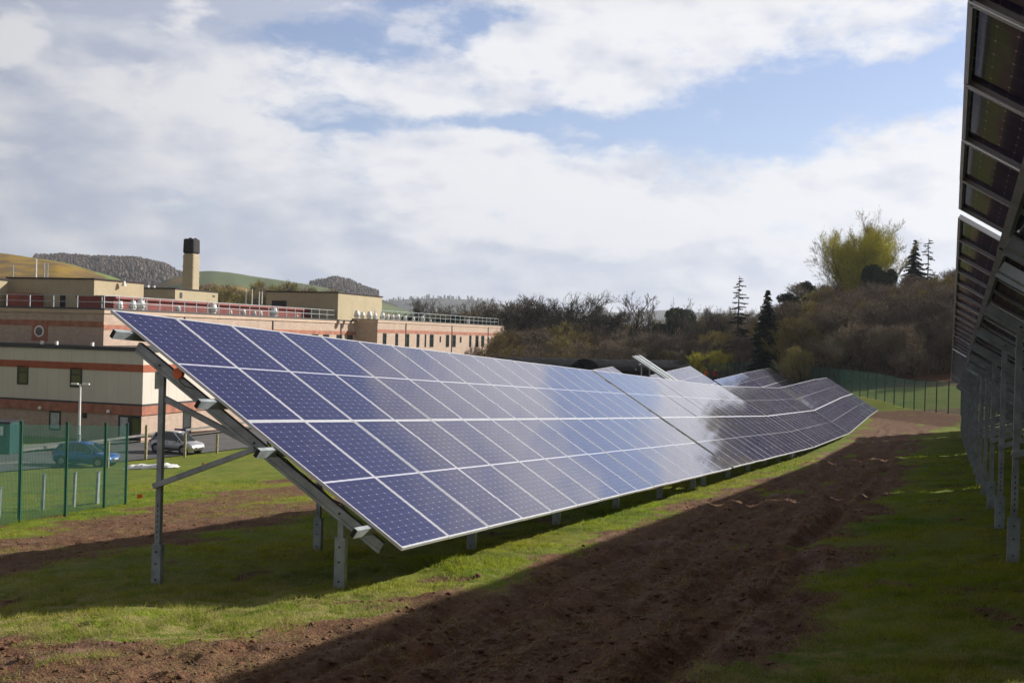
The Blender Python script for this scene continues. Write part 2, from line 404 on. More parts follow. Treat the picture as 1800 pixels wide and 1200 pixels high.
# ------------------------------------------------------------------ solar tables
def panel_meshes():
    W, H = 1.134, 2.278
    g = MB(); z0, z1 = -.008, -.0015; e = .006
    g.box(e, H-e, e, W-e, z0, z1)
    me = g.mesh('solar_panel', MT['cells'])
    me.materials.append(MT['cells_back'])
    for p_ in me.polygons:
        if p_.normal.z < -.5: p_.material_index = 1
    uv = me.uv_layers.new(name='UVMap')
    for l in me.loops:
        c = me.vertices[l.vertex_index].co; uv.data[l.index].uv = (c.y, c.x)
    f = MB(); t = .012; d = -.035
    f.box(0, H, 0, t, d, 0); f.box(0, H, W-t, W, d, 0)
    e2 = .022; f.box(0, e2, t, W-t, d, 0); f.box(H-e2, H, t, W-t, d, 0)
    # the inner lips under the glass
    f.box(t, H-t, t, .034, d, d+.002); f.box(t, H-t, W-.034, W-t, d, d+.002)
    for x_ in (.42, 1.84):
        f.box(x_-.03, x_+.03, W-.004, W+.024, -.012, .005)
    fm = f.mesh('frame', MT['alu'])
    j = MB()
    for k in (.25, .5, .75): j.box(1.10, 1.16, W*k-.03, W*k+.03, -.026, -.009)
    return me, fm, j.mesh('junction_box', MT['trim'])
PM, FM, JM = panel_meshes()
TILT = math.radians(31.235)
rng = np.random.RandomState(5)
def basis(sl):
    a = np.array([AH[0]*math.cos(sl), AH[1]*math.cos(sl), math.sin(sl)])
    d = np.array([LT[0]*math.cos(TILT), LT[1]*math.cos(TILT), -math.sin(TILT)])
    d = d-(d@a)*a; d /= np.linalg.norm(d); n = np.cross(d, a); return a, d, n
RAF = [(-.030, -.135), (.030, -.135), (.030, -.139), (-.026, -.139), (-.026, -.215), (-.010, -.232), (-.010, -.262), (.030, -.262), (.030, -.266), (-.014, -.266), (-.014, -.234), (-.030, -.217)]
def solar_table(A0, A1, L0, z0, z1, label, group, ncol=None, close=False, back=False, panels=True, rear=True):
    run = A1-A0; sl = math.atan2(z1-z0, run); length = run/math.cos(sl)
    if ncol is None: ncol = max(1, int(round(length/1.154)))
    pitch = length/ncol
    a, d, n = basis(sl)
    O = AL(A0, L0, z0)
    t = empty('solar_table', tuple(O), label, 'solar table', group)
    for c in range(ncol if panels else 0):
        for r in range(2):
            mt = Matrix.Identity(4)
            jt = rng.randn(3)*.0012
            dd = d+n*jt[0]; dd /= np.linalg.norm(dd); aa = a+n*jt[1]; aa = aa-(aa@dd)*dd; aa /= np.linalg.norm(aa); nn = np.cross(dd, aa)
            for i in range(3): mt[i][0], mt[i][1], mt[i][2] = dd[i], aa[i], nn[i]
            p = a*(c*pitch+(pitch-1.134)/2)+d*(r*2.282)+n*jt[2]
            mt[0][3], mt[1][3], mt[2][3] = p
            o = obj('solar_panel', PM, t); o.matrix_local = mt
            f = obj('frame', FM, o)
            if back: obj('junction_box', JM, o)
    over = .30 if (close or back) else .12
    for v in (.42, 1.82, 2.74, 4.14):
        m = MB(); m.frame(a*(length/2)+d*v-n*.085, (a, d, n), (length/2+over, .026, .049)); p = m.build('purlin', MT['steel'], t)
        if close or back:
            for s in (-over-.002, length+over+.002):
                c_ = MB(); c_.frame(a*s+d*v-n*.085, (a, d, n), (.0025, .022, .045)); c_.build('hollow_end_shade', MT['hollow_shade'], p)  # dark plate stands in for the shade inside the hollow purlin end
    s = .15; k = 0
    while s < length:
        m = MB(); P = a*s
        m.prism([(x, y) for x, y in RAF], P+d*.47, P+d*4.32, a, n)
        ra = m.build('rafter', MT['steel'], t)
        if (close or back) and k < 3:
            for v in (.87, 2.42, 3.72):
                b_ = MB(); q = P+d*v-n*.19-a*.030; b_.tube(q, q-a*.014, .013, n=6); b_.build('bolt', MT['bolt'], ra)
        lean = np.array([.010, 0, 0])
        for nm, v in (('rear_post', .87), ('front_post', 3.72)):
            if nm == 'rear_post' and not rear: continue
            top = P+d*v-n*.20
            w = O+top; gz = tz(w[0], w[1])-.06
            hgt = w[2]-gz
            bot = top-np.array([.002*hgt, 0, hgt])
            ax = np.array([AH[0], AH[1], 0]); lx = np.array([LT[0], LT[1], 0])
            up = (top-bot)/np.linalg.norm(top-bot)
            sh = .52 if nm == 'rear_post' else .60
            off = ax*.034
            m = MB(); w2 = .034
            C_ = [(-w2, -.025), (w2, -.025), (w2, .025), (w2-.016, .025), (w2-.016, .021), (w2-.004, .021), (w2-.004, -.021), (-w2+.004, -.021), (-w2+.004, .021), (-w2+.016, .021), (-w2+.016, .025), (-w2, .025)]
            m.prism(C_, bot+up*.25+off, top+up*.03+off, lx, ax)
            po = m.build(nm, MT['steel'], t)
            m = MB(); w3 = .062
            S_ = [(-w3, -.032), (w3, -.032), (w3, .032), (w3-.02, .032), (w3-.02, .027), (w3-.005, .027), (w3-.005, -.027), (-w3+.005, -.027), (-w3+.005, .027), (-w3+.02, .027), (-w3+.02, .032), (-w3, .032)]
            m.prism(S_, bot-up*.2+off, bot+up*sh+off, lx, ax); m.build('sleeve', MT['steel'], po)
            if (close or back) and k < 4:
                for f in (.12, .30, .44):
                    m = MB(); q = bot+up*sh*f*1.9+off-ax*.032; m.tube(q, q-ax*.012, .011, n=6); m.build('bolt', MT['bolt'], po)
                if nm == 'rear_post' and k < 3:
                    for f in np.arange(.60, 1.0, .06):
                        m = MB(); q = bot+up*f+off-ax*.0255; m.frame(q, (lx, up, ax), (.006, .014, .0015)); m.build('slot', MT['bolt'], po)
            if nm == 'rear_post':
                rp_b, rp_t, rup = bot, top, up
        if rear:
            q1 = rp_b+rup*(np.linalg.norm(rp_t-rp_b)*.47)-a*.012; q2 = P+d*2.46-n*.24-a*.012
            m = MB(); m.bar(q1-(q2-q1)/np.linalg.norm(q2-q1)*.05, q2, .05, .06); br = m.build('brace', MT['steel'], t)
            q3 = rp_b+rup*(np.linalg.norm(rp_t-rp_b)*.86)+a*.05; q4 = P+d*2.36-n*.25+a*.05
            m = MB(); m.bar(q3, q4, .045, .06); m.build('brace', MT['steel'], t)
        s += 3.5; k += 1
    return t, O, a, d, n
GL = 'solar tables of the row left of the muddy track'
GR = 'solar tables of the row overhead on the right'
GB = 'solar tables of the row behind'
T1 = solar_table(10.27, 28.74, -9.03, .175, -.865, 'nearest and largest table of dark blue panels, its open end facing the camera', GL, 16, close=True)
solar_table(29.00, 47.15, -9.03, -.868, -1.865, 'second solar table in the left row, touching the far end of the largest blue one', GL, 16)
solar_table(47.35, 64.65, -9.03, -1.875, -2.54, 'third solar table in the left row, in the dip where the row bends', GL, 15)
solar_table(64.8, 82.65, -9.03, -2.54, -2.52, 'fourth solar table in the left row, next to the short last one', GL, 16)
solar_table(82.8, 90.9, -9.03, -2.53, -2.62, 'short last solar table at the far end of the left row, nearest the green fence', GL, 7)
T = solar_table(-9.2, 9.2, .04, 2.145, 1.090, 'nearest solar table seen from underneath, filling the top right corner above the camera', GR, 16, back=True)
solar_table(9.48, 27.82, .04, 1.055, .025, 'second solar table of the right row, seen from below just past the bright gap', GR, 16, back=True)
solar_table(28.07, 46.3, .04, .0, -1.0, 'third solar table of the right row, further along the line of posts', GR, 16)
solar_table(46.65, 65.0, .04, -1.02, -1.70, 'fourth solar table of the right row, far along the line of posts', GR, 16)
solar_table(65.2, 71.2, .04, -1.70, -1.72, 'short last solar table at the far end of the right row, by the sunlit grass', GR, 5)
solar_table(44.5, 61.9, -18.1, -2.10, -1.61, 'back row table showing as a small grey triangle left of the ribbed rails', GB, 15)
solar_table(70.3, 82.5, -18.1, -2.32, -1.89, 'table of the back row peaking just left of the orange and red workers', GB, 10)
solar_table(91.6, 105.0, -18.1, -3.18, -2.91, 'bluish table of the back row right of the workers', GB, 12)
solar_table(105.2, 122.0, -18.1, -2.91, -2.67, 'last table of the back row, peaking in front of the far green fence', GB, 14)

# the bundle of ribbed pale rails lying on a frame of the back row
def rails():
    O = AL(66.3, -18.0, -1.22); a, d, n = basis(.02)
    t = empty('rail_stack', tuple(O), 'pale ribbed metal rails sloping down between two tables of the back row', 'metal rails')
    for k in range(5):
        m = MB(); m.frame(a*(k*.42)+d*1.7+n*(.05+.03*(k % 2)), (a, d, n), (.15, 1.9, .05)); m.build('rail', MT['steel'], t)
    for v in (.5, 3.0):
        m = MB(); m.frame(a*.9+d*v-n*.06, (a, d, n), (1.3, .04, .05)); m.build('crossbar', MT['steel'], t)
    for s in (-.1, 1.9):
        for v in (.6, 2.9):
            p = a*s+d*v-n*.1; w = O+p; m = MB(); m.bar(p, p-np.array([0, 0, w[2]-tz(w[0], w[1])+.1]), .1, .06); m.build('leg', MT['steel'], t)
rails()

# orange marker with its cable under the first panel of the nearest table
def marker():
    t, O, a, d, n = T1
    p = a*.10+d*1.16-n*.11
    m = MB(); m.tube(p-a*.03, p+a*.02, .062, n=20); o = m.build('cable_tag', MT['orange'], t)
    m = MB()
    P = [p+a*.0-n*.05+d*.03, p+d*.10-n*.06-a*.03, p+d*.2-n*.05-a*.05, p+d*.28-n*.02-a*.02]
    for i in range(3): m.tube(P[i], P[i+1], .006, n=6)
    Q = [a*.04+d*2.6-n*.05]
    for i in range(14): Q.append(a*(.05+.03*math.sin(i*1.9))+d*(2.6+i*.1)-n*(.06+.035*abs(math.sin(i*1.1))))
    for i in range(14): m.tube(Q[i], Q[i+1], .009, n=6)
    m.build('cable', MT['cable'], t)
marker()

# ------------------------------------------------------------------ green mesh fences
def fence(pts, name_label, group, wire_dz, wire_r, upright_dx, hgt=2.4, postw=.06, posth=2.5, tags=None):
    """pts: ground points of the posts"""
    t = empty('mesh_fence', tuple(pts[0]), name_label, 'fence', group)
    o0 = np.array(pts[0])
    for i, p in enumerate(pts):
        m = MB(); q = np.array(p)-o0; m.box(q[0]-postw/2, q[0]+postw/2, q[1]-postw/2, q[1]+postw/2, q[2]-.3, q[2]+posth); m.box(q[0]-postw*.56, q[0]+postw*.56, q[1]-postw*.56, q[1]+postw*.56, q[2]+posth, q[2]+posth+.02)
        m.build('post', MT['green_post'], t)
    for i in range(len(pts)-1):
        p = np.array(pts[i])-o0; q = np.array(pts[i+1])-o0; dv = q-p; h = np.array([dv[0], dv[1], 0]); l = np.linalg.norm(h); u = h/l; side = np.cross(u, [0, 0, 1])
        V = []; T = []
        def strip(a, b, w):   # thin four-sided rod
            k = len(V); dd = b-a; dd /= np.linalg.norm(dd); x = np.cross(dd, side); x /= np.linalg.norm(x)
            for P in (a, b):
                V.extend([P+x*w, P+side*w, P-x*w, P-side*w])
            for j in range(4): T.append((k+j, k+(j+1) % 4, k+4+(j+1) % 4, k+4+j))
        z = .05
        while z < hgt:
            strip(p+np.array([0, 0, z]), q+np.array([0, 0, z]), wire_r); z += wire_dz
        x = upright_dx/2
        while x < l:
            b_ = p+dv*(x/l)+side*wire_r*1.6; strip(b_+np.array([0, 0, .05]), b_+np.array([0, 0, hgt]), wire_r); x += upright_dx
        obj('mesh_panel', rawmesh('mesh_panel', V, T, MT['green_wire']), t)
    return t
def onx(u, v, y):
    p = at(u, v, y); return (p[0], p[1], tz(p[0], p[1]))
xs = [(-78, 20.5), (-20, 23.0), (34, 25.2), (115, 27.4), (182, 29.9), (219, 31.6)]
pts = []
for (u, y), vb in zip([(-75, 21.4), (33, 24.6), (114, 27.0), (182, 29.4), (220, 31.0)], (950, 932, 919, 906, 900)):
    p = at(u, vb, y); pts.append((p[0], p[1], tz(p[0], p[1])))
fence(pts, 'see-through green mesh fence on the left in front of the blue car', None,   .0127*1.5, .0028, .076, posth=2.24, hgt=2.18)
far = []
for u, y in [(1905, 62), (1800, 69.5), (1740, 75), (1690, 80), (1589, 92), (1555, 97), (1511, 104), (1470, 111), (1400, 123), (1340, 132), (1290, 140), (1240, 150)]:
    p = at(u, 700, y); far.append(np.array([p[0], p[1]]))
seg = []; carry = 0
fp = [far[0]]
for i in range(len(far)-1):
    d_ = far[i+1]-far[i]; l = np.linalg.norm(d_); k = max(1, int(round(l/2.5)))
    for j in range(1, k+1): fp.append(far[i]+d_*j/k)
fp = [(p[0], p[1], tz(p[0], p[1])) for p in fp]
fence(fp, 'long dark green mesh fence running across the far end of the rows, below the wood', None, .05, .0078, .15, postw=.07, posth=2.45, hgt=2.35)

# short grey posts standing behind the left fence
for u, v0, v1, y in ((-3, 868, 920, 27), (74, 860, 924, 29), (129, 855, 914, 31), (170, 850, 907, 31.5)):
    b_ = at(u, v1, y); g = tz(b_[0], b_[1]); h = (v1-v0)/F*y
    m = MB(); m.bar((0, 0, -.1), (.02, 0, h), .10 if u != 170 else .16, .06); m.box(-.03, .07, -.035, .035, h, h+.02)
    tag(m.build('short_post', MT['steel'], loc=(b_[0], b_[1], g)), {(-3): 'short grey steel post at the left picture edge behind the green mesh', 74: 'short grey post behind the mesh, right of the first green fence post', 129: 'short grey post behind the mesh, right of the second green fence post', 170: 'widest short grey post behind the mesh, beside the third green fence post'}[u], 'post', 'short grey posts behind the left fence')
# timber stakes along the road edge
for n_, (u, v0, v1) in enumerate(((189, 776, 822), (256, 748, 808), (324.5, 762, 803), (381, 764, 797))):
    g = gr(u, v1, 40); y = g[1]; h = (v1-v0)/F*y
    m = MB(); m.bar((0, 0, -.2), (0, 0, h), .18, .16); m.frame((0, 0, h+.03), np.eye(3), (.06, .05, .03))
    tag(m.build('timber_post', MT['wood_stake'], loc=(g[0], g[1], tz(g[0], g[1]))), ['timber stake behind the third green fence post, left of the rest', 'timber stake half hidden by the steel leg of the nearest table', 'timber stake standing in front of the silver car', 'timber stake on the verge right of the silver car'][n_], 'post', 'timber stakes along the road edge')

# ------------------------------------------------------------------ road
def sheet(name, L0, L1, A0, A1, dz, mat, nA=60, nL=4):
    V = []; T = []
    for i in range(nA+1):
        for j in range(nL+1):
            p = AL(A0+(A1-A0)*i/nA, L0+(L1-L0)*j/nL); V.append((p[0], p[1], tz(p[0], p[1])+dz))
    for i in range(nA):
        for j in range(nL):
            k = i*(nL+1)+j; T.append((k, k+1, k+nL+2, k+nL+1))
    return tag(obj(name, rawmesh(name, V, T, mat)), kind='structure')
def ribbon(name, path, w, h, dz, mat):
    m = MB()
    for (a, b) in zip(path[:-1], path[1:]):
        p = AL(*a); q = AL(*b); p[2] = tz(p[0], p[1])+dz; q[2] = tz(q[0], q[1])+dz; m.bar(p, q, w, h)
    return tag(m.build(name, mat), kind='structure')
sheet('road', -53.2, -62.5, 20, 190, .07, MT['asphalt'])
sheet('pavement', -62.7, -66.5, 20, 190, .16, MT['concrete'])
ribbon('kerb', [(20, -62.6), (60, -62.6), (110, -62.6), (190, -62.6)], .16, .16, .12, MT['concrete'])
sheet('footpath', -56.4, -57.4, 20, 57.0, .10, MT['concrete'], 20, 1)

# ------------------------------------------------------------------ hospital buildings, in their own axes: X along the long side, Y outwards, Z up
BAZ = math.radians(17.8)
E1 = np.array([math.sin(BAZ), math.cos(BAZ), 0]); E2 = np.array([math.cos(BAZ), -math.sin(BAZ), 0]); B0 = np.array([-35.9, 98.0, 0])
BM = Matrix(((E1[0], -E2[0], 0, 0), (E1[1], -E2[1], 0, 0), (0, 0, 1, 0), (0, 0, 0, 1)))   # right-handed: local Y = -outward
def bempty(name, label, cat, s=0, q=0, z=0, group=None):
    w = B0+E1*s+E2*q+np.array([0, 0, z])
    t = empty(name, (0, 0, 0), label, cat, group); m = BM.copy(); m.translation = Vector(w); t.matrix_world = m; t['_o'] = 0; del t['_o']
    t.rotation_mode = 'XYZ'; return t
class BB(MB):
    def __init__(self, s=0, q=0, z=0): super().__init__(); self.o = (s, q, z)
    def b(self, s0, s1, q0, q1, z0, z1):
        s, q, z = self.o; return self.box(s0-s, s1-s, -(q1-q), -(q0-q), z0-z, z1-z)
def onq(u, v, q):
    r = ray(u, v); t = (q+B0@E2)/(r@E2); P = r*t; return (P-B0)@E1, P[2]
def ons(u, v, s):
    r = ray(u, v); t = (s+B0@E1)/(r@E1); P = r*t; return (P-B0)@E2, P[2]
def window_q(t, o, s0, s1, z0, z1, q, pane_split=True, fr=.10):
    m = BB(*o); m.b(s0, s0+fr, q, q+.05, z0, z1); m.b(s1-fr, s1, q, q+.05, z0, z1); m.b(s0+fr, s1-fr, q, q+.05, z1-fr, z1); m.b(s0+fr, s1-fr, q, q+.05, z0, z0+fr)
    if pane_split: m.b(s0+fr, s1-fr, q, q+.045, z0+(z1-z0)*.6, z0+(z1-z0)*.6+fr*.7)
    w = m.build('window', MT['dark_frame'], t)
    m = BB(*o); m.b(s0+fr*.5, s1-fr*.5, q, q+.02, z0+fr*.5, z1-fr*.5); m.build('pane', MT['glass'], w); return w
def window_s(t, o, q0, q1, z0, z1, s, fr=.10, split=True, pane=None):
    m = BB(*o); m.b(s-.05, s, q0, q0+fr, z0, z1); m.b(s-.05, s, q1-fr, q1, z0, z1); m.b(s-.05, s, q0+fr, q1-fr, z1-fr, z1); m.b(s-.05, s, q0+fr, q1-fr, z0, z0+fr)
    if split: m.b(s-.045, s, q0+fr, q1-fr, z0+(z1-z0)*.62, z0+(z1-z0)*.62+fr*.7)
    w = m.build('window', MT['dark_frame'], t)
    m = BB(*o); m.b(s-.02, s, q0+fr*.5, q1-fr*.5, z0+fr*.5, z1-fr*.5); m.build('pane', pane or MT['glass'], w); return w
GZB = -11.2
# --- long brick main building
RT = 1.35      # roof edge
o = (0, 0, GZB); hb = bempty('hospital_building', 'long three storey pink brick building with terracotta bands and a flat railed roof', 'building', 0, 0, GZB)
m = BB(*o); m.b(0, 50.4, -34, 0, GZB, RT-.35); m.build('wall', MT['brick2'], hb)
SP0, QP = 50.4, 3.1
SP1 = onq(886, 590, QP)[0]
RTP = onq(700, 564, QP)[1]
RTE = onq(884, 572, QP)[1]
m = BB(*o); m.b(SP0, SP1, -22, QP, GZB, 1.3); m.build('wall', MT['brick2'], hb)
m = BB(*o); m.b(-.12, 50.4, -34.1, .12, RT-.35, RT-.02); m.b(SP0-.1, SP1+.1, -22.1, QP+.1, 1.3, 1.62); m.build('parapet', MT['brick'], hb)
m = BB(*o); m.b(-.18, 50.3, -34.2, .17, RT-.02, RT+.1); m.build('coping', MT['coping'], hb)
m = BB(*o); m.b(SP0-.15, SP1+.15, -22.2, QP+.15, 1.62, 1.72); m.build('coping', MT['concrete'], hb)
m = BB(*o); m.b(.5, 50, -33, -.5, RT+.1, RT+.14); m.build('roof', MT['roof_felt'], hb)
for (q, s0, s1) in ((0, -.03, 50.4), (QP, SP0, SP1+.02)):
    for dz in (0, -3.75, -7.4):
        zb = (.02 if q == 0 else .40)+dz
        m = BB(*o); m.b(s0, s1, q, q+.03, zb-.45, zb); m.build('band', MT['terracotta_brick'], hb)
m = BB(*o); m.b(-.03, 0, -34, 0, -.23+.0, .28); m.build('band', MT['terracotta_brick'], hb)
for u0, u1, sm in ((476, 488, 0), (499, 511, 0), (525, 529, 1), (548, 559, 0), (568, 578, 0), (591.5, 601, 0), (610, 619.5, 0)):
    s0 = onq(u0, 590, 0)[0]; s1 = onq(u1, 590, 0)[0]
    window_q(hb, o, s0, s1, -.95 if sm else -1.85, -.45, 0, fr=.12)
for row in (0, -3.75):
    for u0, u1, sm in ((673, 679, 0), (695, 699.5, 0), (714, 719, 0), (732.5, 737, 0), (746.7, 749, 0), (755.5, 762, 0), (773, 775, 1), (784, 789.3, 0), (795.5, 801, 0), (808.5, 811, 1), (825, 828.5, 0), (836, 841, 0), (846, 851, 0), (857, 859.5, 1), (868, 872, 0), (877, 881, 0)):
        s0 = onq(u0, 590, QP)[0]; s1 = onq(u1, 590, QP)[0]
        if row and u0 < 740: continue
        window_q(hb, o, s0, s1, row+(-1.25 if sm else -1.95), row-.10-.25*sm, QP, fr=.12, pane_split=not sm)
for s in (12, 29, 46):
    m = BB(*o); m.b(s, s+.12, 0, .10, -9.5, RT-.1); m.build('downpipe', MT['coping'], hb)
for s in (SP0+9.2, SP0+27, SP0+44):
    m = BB(*o); m.b(s, s+.12, QP, QP+.10, -9.5, 1.5); m.build('downpipe', MT['coping'], hb)
# round window in the shaded end
qc, zc = ons(70, 582, 0)
m = BB(*o); m.b(-.06, 0, qc-.85, qc+.85, zc-.85, zc+.85); rw = m.build('window_surround', MT['terracotta_brick'], hb)
def disc_s(q, z, s, r, d, o):
    m = MB(); a = (s-o[0], -(q-o[1]), z-o[2]); m.tube((a[0]-d, a[1], a[2]), a, r, n=24); return m
disc_s(qc, zc, -.06, .52, .05, o).build('round_frame', MT['white'], rw)
disc_s(qc, zc, -.11, .38, .02, o).build('round_pane', MT['glass'], rw)
# satellite-like dark bracket and vents, cowls on the roof
def cowl(s, q, z, sc=1.0, slant=.25):
    m = BB(*o); c = (s-o[0], -(q-o[1]), z-o[2])
    m.tube(c, (c[0], c[1], c[2]+.22*sc), .30*sc, .30*sc, 10); m.tube((c[0], c[1], c[2]+.22*sc), (c[0]+slant*.2, c[1]-slant*.1, c[2]+.95*sc), .42*sc, .24*sc, 10)
    m.build('roof_cowl', MT['white'], hb, True)
for u, sc_ in ((210, .8), (233, .9), (247, 1.15), (313, .7), (374, 1.2), (405, .5), (428, .7), (447, .55), (458, .6), (481, 1.15), (522, .4)):
    s = onq(u, 545, -1.3)[0]; cowl(s, -1.3, RT+.1, sc_)
for i, u in enumerate((627, 637, 649, 659, 672, 681, 690, 699, 712, 727, 743, 757, 823)):
    s = onq(u, 557, QP-1.2)[0]; cowl(s, QP-1.2, 1.72, (1.0, .85, 1.0, .8, .95, .8, .75, .9, .75, .6, .9, .45, .8)[i])
# roof railing: each run one part with posts
def rail_run(s0, s1, q, z, n_, h=1.15):
    for k in range(n_+1):
        s = s0+(s1-s0)*k/n_; m = BB(*o); m.b(s-.035, s+.035, q-.035, q+.035, z, z+h); m.build('railing_post', MT['steel'], hb)
    m = BB(*o); m.b(s0, s1, q-.03, q+.03, z+h, z+h+.06); m.build('top_rail', MT['steel'], hb)
    m = BB(*o); m.b(s0, s1, q-.025, q+.025, z+h*.5, z+h*.5+.05); m.build('mid_rail', MT['steel'], hb)
rail_run(1.0, 49.8, -.8, RT+.1, 24)
rail_run(SP0+.6, SP1-1.2, QP-.7, 1.72, 24)
for k in range(9):
    q = -1-k*2.6; m = BB(*o); m.b(.9, .97, q-.035, q+.035, RT+.1, RT+1.2); m.build('railing_post', MT['steel'], hb)
m = BB(*o); m.b(.9, .96, -26, -.8, RT+1.2, RT+1.26); m.build('top_rail', MT['steel'], hb)
m = BB(*o); m.b(.9, .95, -26, -.8, RT+.65, RT+.70); m.build('mid_rail', MT['steel'], hb)
# penthouses (parts of the building): wall box + dark roof edge
def penthouse(s0, s1, q0, q1, z1, mat='buff'):
    m = BB(*o); m.b(s0, s1, q0, q1, RT+.1, z1); p = m.build('plant_room', MT[mat], hb)
    m = BB(*o); m.b(s0-.12, s1+.12, q0-.12, q1+.12, z1, z1+.14); m.build('roof_edge', MT['soot'], p); return p
pa = penthouse(10, 17.9, -19.6, -9.05, 4.45)
penthouse(4.5, 9, -32, -18.7, 4.2)
pb = penthouse(31.1, 40.2, -26, -14.3, 4.45)
pc = penthouse(46.0, 59.4, -10.8, -.45, 4.85)
def door_s(p, s, u0, u1, v0, v1, mat='black_opening'):
    q0, z1 = ons(u0, v0, s); q1, z0 = ons(u1, v1, s); m = BB(*o); m.b(s-.04, s, q0, q1, z0, z1); m.build('louvre_door', MT[mat], p)
door_s(pa, 10, 106, 115, 518, 541); door_s(pc, 46.0, 478, 503, 528, 551)
def open_q(p, q, u0, u1, v0, v1, nm='opening'):
    s0, z1 = onq(u0, v0, q); s1, z0 = onq(u1, v1, q); m = BB(*o); m.b(s0, s1, q, q+.04, z0, z1); m.build(nm, MT['black_opening'], p)
open_q(pb, -14.3, 316, 320, 514, 524); open_q(pb, -14.3, 373.5, 377.5, 519, 522)
# red metal roofs
def redroof(s0, s1, q0, q1, z0, z1):
    m = BB(*o); m.b(s0, s1, q0, q1, RT+.1, z1); p = m.build('red_roof', MT['red_metal'], hb)
    for k in range(3):
        z = RT+.35+k*(z1-RT-.5)/3; m = BB(*o); m.b(s0-.01, s1+.01, q1, q1+.10, z, z+.08); m.build('roof_rib', MT['red_metal'], p)
    m = BB(*o); m.b(s0-.1, s1+.1, q0-.1, q1+.35, z1, z1+.22); m.build('roof_cap', MT['red_metal'], p)
redroof(6.3, 45.0, -8, -3.9, 1.5, 2.5)
q_a = ons(10, 530, 8.0)[0]; q_b = ons(52, 530, 8.0)[0]
m = BB(*o); m.b(8.0, 9.9, q_a, q_b, RT+.1, 2.95); m.build('red_roof', MT['red_metal'], hb)
# masts and flue pipes on the roof
for u, vt, vb, s in ((64, 455, 497, 12), (78, 462, 497, 13), (84, 463, 497, 13.5), (23, 466, 497, 14), (433, 507, 530, 42), (443.5, 508, 530, 42.5), (456, 512, 530, 43), (461, 512, 530, 43.5)):
    q, z1 = ons(u, vt, s); z0 = ons(u, vb, s)[1]; m = BB(*o); c = (s-o[0], -(q-o[1]))
    m.tube((*c, z0-1.2-o[2]), (*c, z1-o[2]), .09 if u != 64 else .12, .07, 6); m.build('flue_pipe' if u > 400 else 'aerial_mast', MT['white'] if u > 400 or u == 64 else MT['steel'], hb)
for u, v, s in ((218, 494, 14), (260, 501, 32), (271, 502, 33)):
    q, z = ons(u, v, s); m = MB(); c = (s-o[0], -(q-o[1]), z-o[2]); m.tube((c[0], c[1], c[2]-.5), c, .25, .12, 8); m.build('roof_vent', MT['white'], hb)
# chimney: a thing of its own beside the plant rooms
w_ = at(335, 505, 152); CS = (w_-B0)@E1; CQ = (w_-B0)@E2
ztop = at(335, 420, 152)[2]; zmid = at(335, 446, 152)[2]
ch = bempty('chimney', 'tall square buff brick chimney with a soot black top above the roofs', 'chimney', CS, CQ, RT)
def taper(s, q, z0, z1, a0, a1, mat, nm, par, oo):
    m = MB(); v = []
    for z, a in ((z0, a0), (z1, a1)):
        for x, y in ((-a, -a), (a, -a), (a, a), (-a, a)): v.append((s+x-oo[0], -(q-oo[1])+y, z-oo[2]))
    m.add(v, [(0, 1, 5, 4), (1, 2, 6, 5), (2, 3, 7, 6), (3, 0, 4, 7), (3, 2, 1, 0), (4, 5, 6, 7)])
    ob = m.build(nm, mat, par); b_ = ob.modifiers.new('bevel', 'BEVEL'); b_.width = .22; b_.segments = 2; return ob
co = (CS, CQ, RT)
taper(CS, CQ, RT-3, zmid, .90, .82, MT['buff'], 'shaft', ch, co)
taper(CS, CQ, zmid, ztop, .86, .82, MT['soot'], 'cap', ch, co)
for k in range(7):
    z = RT+.6+k*1.25; a = .89-.012*k; m = MB(); m.box(-a-.012, a+.012, -a-.012, a+.012, z-RT, z-RT+.10); m.build('brick_course', MT['brick2'], ch)
for dx, dy in ((.25, .35), (.3, -.4), (-.35, 0)):
    m = MB(); m.tube((dx, dy, ztop-RT-.1), (dx, dy, ztop-RT+.13), .20, .20, 10); m.build('flue', MT['soot'], ch)

# --- lower cream block in front of it
QF = 6.5; SF = -3.2; WT = at(252, 611, 93)[2]
o2 = (SF, QF, GZB); wb = bempty('clinic_block', 'two storey cream block with orange stripe and brick base before the long building', 'building', SF, QF, GZB)
zs = ons(200, 643, SF)[1]; zbt = ons(250, 711, SF)[1]; zbb = ons(250, 730, SF)[1]
def q_of(u, v=700): return ons(u, v, SF)[0]
m = BB(*o2); m.b(SF, -.05, -40, QF, zbt, WT-.32); m.b(-.05, 30, .06, QF, zbt, WT-.32); m.build('cladding_wall', MT['cladding'], wb)
m = BB(*o2); m.b(SF+.12, -.05, -40, QF-.12, GZB-1, zbt); m.b(-.05, 30, .06, QF-.12, GZB-1, zbt); m.build('brick_wall', MT['brick2'], wb)
m = BB(*o2); m.b(SF-.15, -.02, -40.2, QF+.15, WT-.32, WT); m.b(-.02, 30.2, .05, QF+.15, WT-.32, WT); m.build('coping', MT['coping'], wb)
m = BB(*o2); m.b(SF-.05, SF, -40, QF, zs-.42, zs+.18); m.b(SF-.05, 30, QF, QF+.05, zs-.42, zs+.18); m.build('stripe', MT['terracotta'], wb)
m = BB(*o2); m.b(SF-.04, SF+.12, -40, QF+.03, zbb, zbt-.12); m.b(SF+.12, 30, QF-.12, QF+.03, zbb, zbt-.12); m.build('brick_band', MT['terracotta_brick'], wb)
m = BB(*o2); m.b(SF-.06, SF, -40, QF+.06, zbt-.12, zbt+.02); m.b(SF, 30, QF, QF+.06, zbt-.12, zbt+.02); m.build('drip_sill', MT['coping'], wb)
curtain = simple('pale_blind', (.42, .46, .46), .5)
